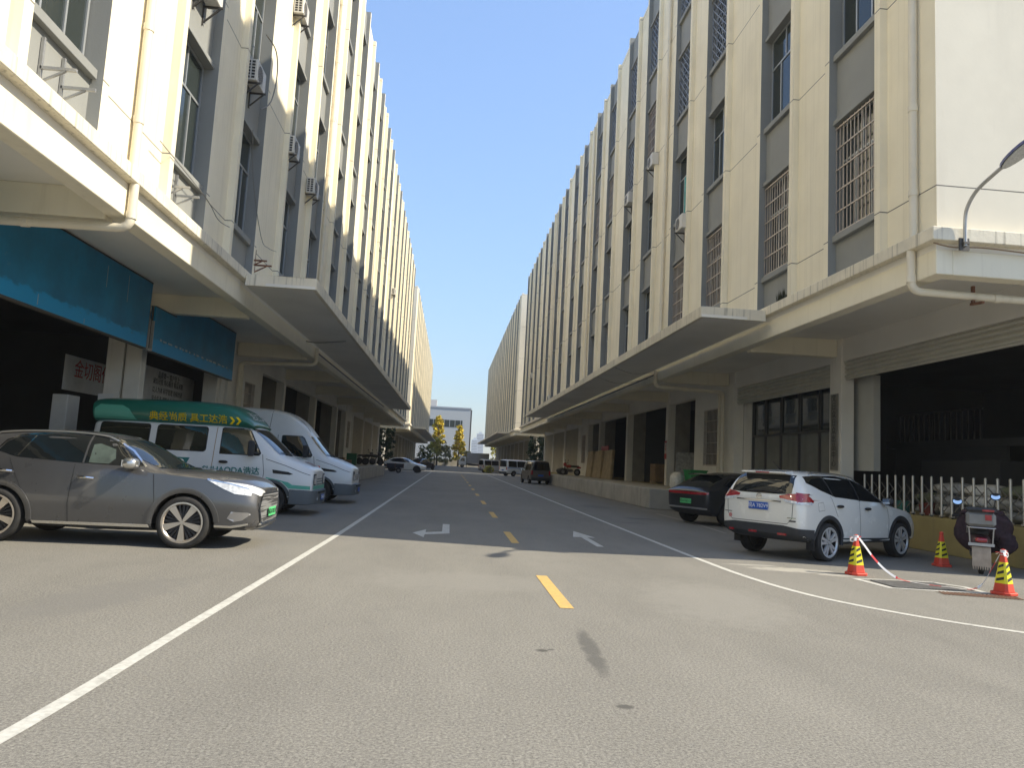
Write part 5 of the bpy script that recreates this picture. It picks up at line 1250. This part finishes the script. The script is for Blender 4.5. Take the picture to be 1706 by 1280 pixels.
def cone(loc, rz, label, dusty):
    root = empty('traffic_cone', loc, rz, label, 'traffic cone', 'striped traffic cones by the drain')
    def fr(z0, z1, g=0.0):
        w0, w1 = .105 - .085 * (z0 - .05) / .57 + g, .105 - .085 * (z1 - .05) / .57 + g
        return w0, w1
    mb = MB()
    def frust(mb, z0, z1, g=0, mi=0, c=.3):
        rings = []
        for z in (z0, z1):
            q = .112 - .088 * (z - .05) / .57 + g; e = q * c
            rings.append([(q, -q + e, z), (q, q - e, z), (q - e, q, z), (-q + e, q, z), (-q, q - e, z), (-q, -q + e, z), (-q + e, -q, z), (q - e, -q, z)])
        mb.add(rings[0] + rings[1], [(i, (i + 1) % 8, 8 + (i + 1) % 8, 8 + i) for i in range(8)] + [tuple(range(7, -1, -1)), tuple(range(8, 16))], mi)
    frust(mb, .05, .62); mb.lathe([(.034, .61), (.038, .63), (.03, .66), (0, .668)], (0, 0, 0), 'z', 12)
    mb.build('body', REDP, root)
    mb = MB(); b_ = .15; mb.prism([(b_, -b_ + .06), (b_, b_ - .06), (b_ - .06, b_), (-b_ + .06, b_), (-b_, b_ - .06), (-b_, -b_ + .06), (-b_ + .06, -b_), (b_ - .06, -b_)], 0, .045)
    mb.build('base', REDP, root, bevel=.008)
    mb = MB(); frust(mb, .17, .475, .0025); mb.build('reflective_sleeve', YELR, root)
    mb = MB()
    for a in range(4):
        M_ = Matrix.Rotation(R(90 * a), 4, 'Z')
        for k in range(3):
            z = .195 + k * .095
            pts = []
            for u, dz in ((-.62, 0), (.62, .035), (.62, .075), (-.62, .040)):
                zz = z + dz; q = .112 - .088 * (zz - .05) / .57 + .0045
                pts.append(M_ @ Vector((u * q, -q, zz)))
            mb.add(pts, [(0, 1, 2, 3)])
    mb.build('black_bars', BLKR, root, fixn=False)
    return root
cA = cone((6.87, 12.12, 0), R(8), 'striped cone with tape tied round its top beside the white SUV rear wheel', 0)
cB = cone((8.28, 10.58, 0), R(22), 'striped cone with tape in front of the scooter, nearest the camera', 0)
cC = cone((9.63, 13.93, 0), R(0), 'striped cone without tape in the shade between the white SUV and the scooter', 0)
# barrier tape between the cones
TW = M('tape_white', (.72, .70, .68), .5); TR = M('tape_red', (.66, .05, .05), .5)
tp = smoothpath3([(6.89, 12.06, .61), (6.94, 11.98, .50), (7.02, 11.85, .32), (7.12, 11.68, .15), (7.24, 11.5, .045), (7.4, 11.3, .02), (7.6, 11.12, .014), (7.80, 10.98, .016), (7.96, 10.9, .012), (8.05, 10.86, .03), (8.02, 10.82, .05), (8.10, 10.78, .12), (8.19, 10.67, .40), (8.26, 10.60, .62)], 8)
mb = MB(); L_ = 0; q = len(tp)
for i in range(q - 1):
    p, n_ = tp[i], tp[i + 1]; L_ += (n_ - p).length
    d = (n_ - p).normalized(); s_ = Vector((-d.y, d.x, 0)).normalized() if abs(d.z) < .97 else Vector((1, 0, 0)); u = (Vector((0, 0, 1)) * .7 + s_ * .7).normalized() if p.z > .06 else s_
    wv = .020; mi = 1 if (L_ % .5) > .33 or (.95 < L_ < 1.05) else 0
    mb.add([p - u * wv, n_ - u * wv, n_ + u * wv, p + u * wv], [(0, 1, 2, 3)], mi); mb.add([p - u * wv + d.cross(u) * .002, n_ - u * wv + d.cross(u) * .002, n_ + u * wv + d.cross(u) * .002, p + u * wv + d.cross(u) * .002], [(3, 2, 1, 0)], mi)
tag(mb.build('barrier_tape', [TW, TR], None, fixn=False), 'red and white barrier tape sagging between the two taped cones', 'tape')
for cn, s_ in ((cA, 1), (cB, -1)):
    mb = MB(); rr_ = random.Random(3)
    mb.lathe([(.036, .575), (.044, .60), (.040, .635), (.036, .655)], (0, 0, 0), 'z', 14, 0)
    mb.lathe([(.046, .59), (.048, .612)], (0, 0, 0), 'z', 14, 1)
    for k in range(5):
        a = rr_.uniform(0, 6.3); mb.bar((.04 * math.cos(a), .04 * math.sin(a), .62), (.10 * math.cos(a), .10 * math.sin(a), .60 + rr_.uniform(-.04, .05)), .035, .004, k % 2)
    mb.lathe([(.030, -.01), (.042, -.01), (.042, .01), (.030, .01)], (-.075 * s_, 0, .58), 'y', 14, 0, True)
    mb.build('knotted_tape', [TW, TR], cn, smooth=False)
# drain with painted border
mb = MB(); dp = [(6.52, 11.66), (6.60, 10.76), (7.35, 10.62), (8.12, 10.62), (8.16, 11.2), (7.86, 11.62), (7.1, 11.70)]
n = len(dp); c_ = Vector((sum(p[0] for p in dp) / n, sum(p[1] for p in dp) / n))
inn = [tuple(c_ + (Vector(p) - c_) * .86) for p in dp]
mb.add([(x, y, .0045) for x, y in dp] + [(x, y, .0045) for x, y in inn], [(i, (i + 1) % n, n + (i + 1) % n, n + i) for i in range(n)])
mb.build('road_marking', WHITEP)['kind'] = 'structure'
GRB = M('grate_bar', (.20, .195, .185), .7, var=.2, vs=9)
r = empty('drain_grate', (7.3, 11.15, 0), 0, 'dark slotted drain cover inside the white painted outline', 'drain cover')
mb = MB(); mb.box(-.55, .55, -.36, .36, .002, .006, 1)
for k in range(22): mb.box(-.54 + k * .049, -.518 + k * .049, -.35, .35, .006, .014)
mb.build('bars', [GRB, M('drain_dark', (.05, .05, .048), .9)], r)
r = empty('drain_grate', (7.75, 10.38, 0), R(-12), 'rusty channel grate on the near side of the painted outline', 'drain cover')
mb = MB(); mb.box(-.55, .55, -.15, .15, .002, .004, 1)
for k in range(20): mb.bar((-.52 + k * .054, -.14, .007), (-.49 + k * .054, .14, .007), .022, .006)
mb.build('bars', [RUST, M('grate_gap', (.14, .12, .09), .9)], r)
# delivery scooter beside the ochre wall, seen from behind
root = empty('scooter', (10.02, 13.42, 0), R(56), 'dusty scooter with a grey top box and dark quilted cover by the ochre wall', 'scooter')
QUILT = M('quilted_cover', (.030, .013, .020), .8, var=.4, vs=14, obj=True, bump=.5, bs=26); PURP = M('maroon_fairing', (.05, .015, .022), .4, coat=.4)
FLAP = M('mud_flap_rubber', (.36, .29, .22), .8, var=.2, vs=8, obj=True); BOXG = M('top_box_grey', (.20, .20, .19), .35, var=.15, vs=5, obj=True, coat=.3)
t, m = wheel_mesh(.24, .09, 'steel')
for x in (-.50, .68): o = link('wheel', t, root, (x, 0, .24), 0); link('rim', m, o)
mb = MB(); mb.tube([(-.5, .07, .24), (-.1, .06, .38), (.1, 0, .34)], .03, 8); mb.tube([(-.5, -.07, .24), (-.1, -.06, .38)], .03, 8); mb.box(-.15, .42, -.14, .14, .28, .36); mb.tube([(.42, 0, .32), (.52, 0, .6), (.50, 0, .98)], .035, 10); mb.tube([(.68, .06, .24), (.56, .05, .62)], .022, 8); mb.tube([(.68, -.06, .24), (.56, -.05, .62)], .022, 8); mb.build('frame', STEELD, root, smooth=40)
mb = MB(); lobed(mb, (-.28, 0, .55), (.44, .17, .17), 5, 16, 10, .05); mb.build('tail_body', PURP, root, smooth=True)
mb = MB(); mb.ball((-.18, 0, .74), (.42, .15, .07), 16, 8, 0, .7); mb.build('seat', BLACK, root, smooth=True)
mb = MB(); mb.add([(.44, -.17, .40), (.44, .17, .40), (.56, .20, .9), (.56, -.20, .9), (.48, -.15, .40), (.48, .15, .40), (.62, .14, .92), (.62, -.14, .92)], [(0, 1, 2, 3), (4, 7, 6, 5), (0, 4, 5, 1), (1, 5, 6, 2), (2, 6, 7, 3), (3, 7, 4, 0)]); mb.build('leg_shield', PURP, root, bevel=.02)
mb = MB(); mb.tube(smoothpath3([(.40, -.34, 1.0), (.47, -.2, 1.0), (.5, 0, .98), (.47, .2, 1.0), (.40, .34, 1.0)]), .016, 8); mb.tube([(.40, -.34, 1.0), (.36, -.42, .99)], .022, 8); mb.tube([(.40, .34, 1.0), (.36, .42, .99)], .022, 8); mb.build('handlebar', BLACK, root, smooth=40)
for sg, y, z in ((1, .33, 1.27), (-1, -.30, 1.40)):
    mb = MB(); mb.tube([(.42, sg * .24, 1.0), (.40, y, z - .05)], .008, 6); mb.ball((.39, y, z), (.022, .092, .07), 14, 8, 0, .85); o = mb.build('mirror', BLACK, root, smooth=40)
    q = MB(); q.lathe([(0, 0), (.9, 0)], (0, 0, 0), 'x', 16); me = q.mesh('mirror_glass', M('mirror_silver', (.85, .87, .88), .03, metal=1)); g = link('mirror_glass', me, o, (.366, y, z)); g.scale = (1, .085, .062); g.rotation_euler = (0, R(14), 0)
mb = MB(); mb.box(-.82, -.42, -.23, .23, .86, 1.12); mb.build('top_box', BOXG, root, bevel=.05); MB().box(-.84, -.40, -.24, .24, 1.125, 1.20).build('top_box_lid', DKPL, root, bevel=.03)
MB().box(-.845, -.838, -.16, -.06, .98, 1.08).box(-.845, -.838, -.2, -.02, 1.135, 1.17).build('reflector', LRED, root)
mb = MB(); mb.tube(smoothpath3([(-.30, .20, .72), (-.62, .21, .84), (-.80, .2, .84), (-.82, 0, .84), (-.80, -.2, .84), (-.62, -.21, .84), (-.30, -.20, .72)]), .012, 6)
mb.tube([(-.80, .19, .84), (-.74, .17, .52)], .012, 6); mb.tube([(-.80, -.19, .84), (-.74, -.17, .52)], .012, 6); mb.bar((-.76, -.2, .54), (-.76, .2, .54), .02, .05); mb.build('rear_rack', GALV, root, smooth=40)
MB().ball((-.72, 0, .62), (.05, .1, .045), 12, 8, 0, .7).build('tail_light', LRED, root, smooth=40)
mb = MB(); w_ = .145; zz = [.50, .40, .25, .16]; xs_ = [-.73, -.77, -.80, -.81]
top = [(x, -w_, z) for x, z in zip(xs_, zz)] + [(x, w_, z) for x, z in zip(xs_, zz)]
mb.add(top, [(i, i + 1, 5 + i, 4 + i) for i in range(3)])
for k in range(8): 
    y0 = -w_ + 2 * w_ * k / 8; mb.add([(-.81, y0 + .003, .16), (-.81, y0 + 2 * w_ / 8 - .003, .16), (-.812, y0 + 2 * w_ / 8 - .012, .10), (-.812, y0 + .012, .10)], [(0, 1, 2, 3)])
mb.build('mud_flap', FLAP, root, fixn=False)
mb = MB(); lobed(mb, (.50, -.06, .74), (.10, .43, .40), 8, 30, 16, .2); lobed(mb, (.36, -.38, .80), (.20, .17, .26), 21, 24, 14, .2); lobed(mb, (.30, -.46, .54), (.15, .15, .20), 15, 22, 14, .25); lobed(mb, (.40, -.10, 1.08), (.13, .34, .10), 12, 24, 10, .15)
mb.build('wind_cover', QUILT, root, smooth=True)

# on the right dock
r = empty('wheelie_bin', (10.35, 30.75, .815), R(8), 'green plastic bin on the dock behind the black SUV', 'bin')
GRN = M('bin_green', (.02, .24, .07), .5, var=.15, vs=6, obj=True)
mb = MB(); mb.add([(-.30, -.24, .04), (.30, -.24, .04), (.30, .24, .04), (-.30, .24, .04), (-.38, -.30, .80), (.38, -.30, .80), (.38, .30, .80), (-.38, .30, .80)], [(0, 3, 2, 1), (0, 1, 5, 4), (1, 2, 6, 5), (2, 3, 7, 6), (3, 0, 4, 7)]); mb.build('tub', GRN, r)
mb = MB(); mb.box(-.42, .42, -.34, .34, .80, .86); mb.build('lid', GRN, r, bevel=.02)
for sg in (-1, 1): 
    mb = MB(); mb.lathe([(0, -.02), (.08, -.02), (.08, .02), (0, .02)], (sg * .26, .24, .08), 'x', 14); mb.build('wheel', BLACK, r)
sack((9.65, 31.0, .815), (.28, .26, .38), WSK, 'white stuffed bag leaning against the green bin', 55)
BRD = M('plywood', (.36, .28, .17), .75, var=.18, vs=2.2, streak=.3, sscale=(6, 6, .5), dirt=(.2, .14, .08))
for k in range(8):
    y = 48.6 + k * 1.13; tlt = R(4 + (k % 3))
    o = MB().box(-.09, .09, -.54, .54, 0, 1.95).build('leaning_panel', BRD, None, bevel=.01); o.location = (10.55 + (k % 3) * .05, y, .83); o.rotation_euler = (0, tlt, R((k % 4) - 1.5))
    tag(o, 'tall plywood panel in the row standing on the dock edge', 'panel', 'plywood panels on the right dock')
o = MB().box(-.04, .04, -.45, .45, 0, 1.75).build('leaning_panel', GRS, None); o.location = (11.9, 37.0, .83); o.rotation_euler = (0, R(8), R(70)); tag(o, 'single grey sheet leaning inside the first open bay behind the black SUV', 'panel')
r = empty('notice_board', (10.9, 52.0, .815), 0, 'red notice board standing behind the plywood panels', 'notice board')
mb = MB(); mb.box(-.02, .02, -1.2, 1.2, 1.95, 2.3); mb.build('panel', M('notice_red', (.35, .04, .06), .6), r)
mb = MB(); mb.tube([(0, -1.1, 0), (0, -1.1, 1.95)], .02, 6); mb.build('leg', STEELD, r); mb = MB(); mb.tube([(0, 1.1, 0), (0, 1.1, 1.95)], .02, 6); mb.build('leg', STEELD, r)
def motorbike(loc, rz, col, label):
    root = empty('motorcycle', loc, rz, label, 'motorcycle'); pm = M('bike_paint', col, .3, coat=.6)
    t, m = wheel_mesh(.28, .1, 'steel')
    for x in (-.6, .62): o = link('wheel', t, root, (x, 0, .28), 0); link('rim', m, o)
    mb = MB(); mb.tube([(-.6, .08, .28), (-.1, .08, .40), (.15, 0, .42), (.42, 0, .8)], .035, 8); mb.tube([(.62, .07, .28), (.42, .06, .9)], .022, 8); mb.tube([(.62, -.07, .28), (.42, -.06, .9)], .022, 8); mb.box(-.15, .2, -.13, .13, .28, .52); mb.build('frame', STEELD, root)
    mb = MB(); mb.ball((.14, 0, .74), (.28, .14, .13), 14, 8, 0, .8); mb.build('tank', pm, root, smooth=True)
    mb = MB(); mb.ball((-.35, 0, .74), (.42, .14, .08), 14, 8, 0, .7); mb.build('seat', BLACK, root, smooth=True)
    MB().ball((.48, 0, .88), (.13, .17, .16), 12, 8, 0, .7).build('fairing', pm, root, smooth=True); MB().ball((-.72, 0, .66), (.2, .1, .08), 12, 8, 0, .7).build('tail', pm, root, smooth=True)
    mb = MB(); mb.tube([(.34, -.38, 1.02), (.42, 0, 1.0), (.34, .38, 1.02)], .018, 8)
    for sg in (-1, 1): mb.tube([(.38, sg * .25, 1.02), (.36, sg * .34, 1.2)], .008, 6); mb.ball((.35, sg * .35, 1.22), (.02, .07, .045), 10, 6)
    mb.build('handlebar', BLACK, root, smooth=40); return root
motorbike((9.9, 60.6, .815), R(150), (.35, .02, .02), 'red motorcycle parked on the dock near the plywood panels')
sack((9.6, 62.9, .815), (.7, .5, .3), BLACK, 'black covered heap on the dock beyond the red motorcycle', 61, 'heap', 'covered_heap')
# on the left dock
motorbike((-6.1, 60.2, .815), R(20), (.03, .03, .035), 'nearer black motorcycle at the dock end by the flatbed tricycle')
motorbike((-6.9, 62.4, .815), R(35), (.10, .10, .11), 'farther grey motorcycle at the dock end by the flatbed tricycle')
o = MB().box(-.35, .35, -.3, .3, 0, .85).build('green_cabinet', M('cabinet_green', (.02, .15, .06), .5), None, bevel=.02); o.location = (-7.1, 55, .815); tag(o, 'green metal cabinet on the dock past the white minibus', 'cabinet')
for k, (x, y, s) in enumerate(((-7.55, 52.2, .34), (-7.1, 52.6, .26), (-7.5, 53.2, .22))):
    o = MB().box(-s, s, -s, s, 0, s * 1.5).build('cardboard_box', M('cardboard', (.27, .18, .10), .8, var=.15), None, bevel=.01); o.location = (x, y, .815); o.rotation_euler.z = k * .4
    tag(o, ('largest cardboard box on the dock beside the green cabinet', 'middle-sized cardboard box on the dock beside the green cabinet', 'smallest cardboard box on the dock beside the green cabinet')[k], 'box')
# flatbed tricycle
root = empty('cargo_tricycle', (-5.75, 75.4, 0), R(184), 'dark flatbed cargo tricycle in front of the white coupe-like car', 'tricycle')
MB().box(-1.2, .5, -.55, .55, .50, .56).box(-1.2, .5, -.55, -.52, .56, .92).box(-1.2, .5, .52, .55, .56, .92).box(-1.2, -1.17, -.52, .52, .56, .92).build('cargo_bed', M('bed_paint', (.02, .02, .03), .6), root)
mb = MB()
for x in (-1.19, -.34, .49): mb.bar((x, -.56, .5), (x, -.56, .96), .04); mb.bar((x, .56, .5), (x, .56, .96), .04)
mb.build('stake', RUST, root)
t, m = wheel_mesh(.26, .1, 'steel')
for x, y in ((-.7, .5), (-.7, -.5), (1.25, 0)): o = link('wheel', t, root, (x, y, .26), 0); link('rim', m, o)
mb = MB(); mb.box(-1.0, 1.0, -.1, .1, .36, .46); mb.tube([(1.25, .06, .26), (1.0, .05, 1.0)], .025, 8); mb.tube([(1.25, -.06, .26), (1.0, -.05, 1.0)], .025, 8); mb.tube([(.92, -.35, 1.08), (1.0, 0, 1.02), (.92, .35, 1.08)], .02, 8); mb.build('frame', STEELD, root)
mb = MB(); mb.ball((.55, 0, .72), (.22, .2, .09), 12, 8, 0, .7); mb.build('seat', BLACK, root, smooth=True); mb = MB(); mb.ball((1.05, 0, .62), (.14, .2, .3), 12, 8, 0, .7); mb.build('front_shield', M('bike_red', (.3, .03, .03), .5), root, smooth=True)

# ------------------------------------------------------------------ the far end of the lane
def leafmat(name, col, v=.35):
    m = M(name, col, .7, var=v, vs=1.1); return m
def tree(name, loc, h, r, crown_z, mat, label, seed, n=1500, leaf=.28, conic=.5, cat='tree', group=None, bark=None):
    root = empty(name, loc, 0, label, cat, group); q = random.Random(seed)
    mb = MB(); tp_ = smoothpath3([(0, 0, 0), (q.uniform(-.1, .1), q.uniform(-.1, .1), h * .3), (q.uniform(-.2, .2), q.uniform(-.2, .2), h * .65), (0, 0, h * .92)], 4)
    k = len(tp_); mb.tube(tp_, [max(.02, .022 * h * (1 - .85 * i / (k - 1))) for i in range(k)], 8)
    tips = []
    for i in range(12):
        z = crown_z + (h - crown_z) * (i + .3) / 13; a = i * 2.4 + q.uniform(-.3, .3); f = 1 - conic * (z - crown_z) / (h - crown_z); ln = r * f * q.uniform(.6, .95)
        e = Vector((ln * math.cos(a), ln * math.sin(a), z + ln * .45)); mb.tube(smoothpath3([(0, 0, z), tuple(e * .5 + Vector((0, 0, z * .5 - .1))), tuple(e)], 3), [.012 * h * .5 * (1 - t_ / 7) for t_ in range(7)][:7], 5); tips.append(e)
    mb.build('trunk', bark or M('bark', (.13, .10, .07), .9), root)
    cl = []
    for i in range(95):
        z = crown_z + (h * 1.03 - crown_z) * q.random() ** .9; f = max(.12, 1 - conic * 1.15 * (z - crown_z) / (h - crown_z)); a = q.uniform(0, 6.3); d = r * f * math.sqrt(q.uniform(.05, 1)); cl.append((Vector((d * math.cos(a), d * math.sin(a), z)), r * q.uniform(.09, .24)))
    for e in tips: cl.append((e, r * .25))
    lf = MB()
    for i in range(n):
        c, cr_ = cl[i % len(cl)]; v = Vector((q.gauss(0, 1), q.gauss(0, 1), q.gauss(0, .8))).normalized() * cr_ * q.uniform(.35, 1.1) + c
        a, b_ = Vector((q.uniform(-1, 1), q.uniform(-1, 1), q.uniform(-.7, .7))).normalized(), Vector((q.uniform(-1, 1), q.uniform(-1, 1), q.uniform(-1, 1))); b_ = (b_ - a * a.dot(b_)).normalized(); s_ = leaf * q.uniform(.6, 1.3)
        lf.add([v - a * s_, v + b_ * s_ * .6, v + a * s_, v - b_ * s_ * .6], [(0, 1, 2, 3)])
    lf.build('crown', mat, root, fixn=False); return root
YEL = leafmat('yellow_leaves', (.62, .49, .04)); YGR = leafmat('yellow_green_leaves', (.40, .37, .05)); GRE = leafmat('green_leaves', (.15, .18, .06)); DGR = leafmat('dark_leaves', (.025, .055, .022)); OLV = leafmat('olive_leaves', (.25, .24, .10))
tree('ginkgo_tree', (-3.3, 190, 0), 12.2, 2.7, 3.0, YEL, 'taller of the two golden ginkgo trees', 3, 3600, .27, .72)
tree('ginkgo_tree', (-3.8, 187.5, 0), 6.5, 1.9, 1.2, YGR, 'yellow green bushy tree at the foot of the taller golden tree', 4, 1500, .25, .4)
tree('ginkgo_tree', (2.1, 190, 0), 9.9, 2.4, 1.8, YEL, 'shorter of the two golden ginkgo trees, next to the lorry', 5, 3200, .26, .72)
tree('shrub_tree', (-1.1, 186, 0), 4.8, 1.7, .8, OLV, 'olive shrubby tree between the two golden trees', 6, 1300, .22, .3)
tree('shrub_tree', (-6.2, 186, 0), 4.6, 1.9, .5, GRE, 'dark green shrub tree behind the dark car', 7, 1500, .22, .2)
tree('shrub_tree', (4.3, 188, 0), 3.8, 1.3, .6, OLV, 'small olive shrub tree behind the lorry cab', 8, 900, .2, .3)
tree('shrub_tree', (12.2, 196, 0), 7.0, 2.0, 1.0, YGR, 'yellow green tree behind the lorry box', 9, 1300, .25, .3)
tree('evergreen_tree', (11.0, 94.2, 0), 4.9, 1.35, .7, DGR, 'dark evergreen in the gap behind the brown minivan', 10, 2600, .14, .15)
tree('evergreen_tree', (-8.1, 94.2, 0), 4.9, 1.2, .7, DGR, 'dark evergreen in the gap behind the flatbed tricycle', 11, 2400, .14, .15)
tree('bush', (5.55, 103.6, 0), .95, .75, .1, YGR, 'small yellow green bush in front of the greyish van', 12, 700, .09, .2, 'bush')
# low boundary wall and hall
r = tag(MB().box(-30, 30, 193.0, 193.3, 0, 1.7).build('boundary_wall', M('boundary_render', (.45, .42, .36), .9, var=.2, vs=.6, streak=.3)), 'low pale boundary wall behind the trees at the lane end', 'wall')
root = empty('industrial_hall', (-15, 214, 0), 0, 'tall pale corrugated hall with a strip of dark windows at the lane end', 'building')
HALL = M('hall_sheet', (.46, .485, .50), .6, metal=.1, streak=.25, sscale=(2.2, 2.2, .02), dirt=(.40, .42, .44))
MB().box(-12, 20.2, 0, 30, 0, 16.3).build('wall', HALL, root)
MB().box(-12.15, 20.35, -.15, 30.1, 16.3, 16.75).build('roof', M('hall_roof', (.33, .36, .40), .6), root)
mb = MB(); mb.box(-9, 18.0, -.06, -.004, 11.0, 13.0); o = mb.build('window', PANE, root)
mb = MB()
for k in range(18): mb.box(-9 + k * 1.55, -8.85 + k * 1.55, -.1, -.061, 11.0, 13.0)
mb.build('frame', ALU, o)
MB().box(20.205, 20.6, .05, .5, 0, 16.2).build('downpipe', STEELD, root)
for k, (x, y, wd, h, lab) in enumerate(((48, 1500, 13, 45, 'lower of the two distant bluish towers'), (61, 1560, 15, 60, 'taller of the two distant bluish towers'))):
    r = empty('tower_block', (x, y, 0), 0, lab, 'building'); mt = M('tower_wall', (.40, .45, .50), .7); MB().box(-wd / 2, wd / 2, 0, 16, 0, h).box(-wd * .2, wd * .2, 3, 10, h, h + 4).build('wall', mt, r)
    mb = MB()
    for f in range(int(h / 3.1)): mb.box(-wd * .43, wd * .43, -.1, -.01, 1.2 + f * 3.1, 2.8 + f * 3.1)
    mb.build('window_band', PANE, r)
for k, (x, y, wd, h, lab) in enumerate(((-2.5, 620, 14, 30, 'distant pale block rising over the hall roof'),)):
    r = empty('tower_block', (x - 18, y, 0), 0, lab, 'building'); MB().box(-wd / 2, wd / 2, 0, 14, 0, h + 21).build('wall', M('pale_tower', (.5, .48, .46), .8), r)
# thin autumn haze
hz = MB().box(-700, 700, -250, 1700, -1, 72).build('haze', [])
m = bpy.data.materials.new('haze_air'); m.use_nodes = True; n = m.node_tree.nodes; n.remove(n['Principled BSDF'])
pv = n.new('ShaderNodeVolumePrincipled'); pv.inputs['Color'].default_value = (.93, .96, 1, 1); pv.inputs['Density'].default_value = .00045; pv.inputs['Anisotropy'].default_value = .2
m.node_tree.links.new(pv.outputs[0], n['Material Output'].inputs['Volume']); hz.data.materials.append(m); hz['kind'] = 'stuff'; hz.display_type = 'WIRE'

# stock standing in the open bays
for x, y, w_, h, lab in ((12.5, 43.2, .55, 1.15, 'brown wooden crate in the bay between the third and fourth columns behind the black SUV'), (13.6, 35.6, .6, 1.6, 'tall brown carton stack deep in the first open bay behind the black SUV'), (13.2, 51.5, .6, 1.3, 'wooden crate standing behind the plywood panels')):
    r = empty('wooden_crate', (x, y, .815), 0, lab, 'crate', 'stock in the open bays')
    MB().box(-w_, w_, -w_, w_, .12, h).build('carton', M('crate_wood', (.30, .20, .11), .8, var=.2, vs=4), r, bevel=.015)
    mb = MB()
    for k in range(3): mb.box(-w_ + k * w_ * .85, -w_ + k * w_ * .85 + .1, -w_, w_, 0, .10)
    mb.box(-w_ - .01, w_ + .01, -w_ - .012, w_ + .012, .10, .121); mb.build('pallet', BRD, r)
for x, y, lab in ((-9.6, 37.0, 'blue drum in the shade of the bay beyond the white minibus'), (-9.9, 43.5, 'blue drum one bay farther, in the shade beyond the white minibus')):
    o = MB().lathe([(0, 0), (.29, 0), (.30, .3), (.29, .31), (.30, .6), (.29, .61), (.29, .88), (0, .88)], (0, 0, 0), 'z', 24).build('steel_drum', M('drum_blue', (.03, .10, .24), .5), None, smooth=40); o.location = (x, y, .815); tag(o, lab, 'drum', 'stock in the open bays')
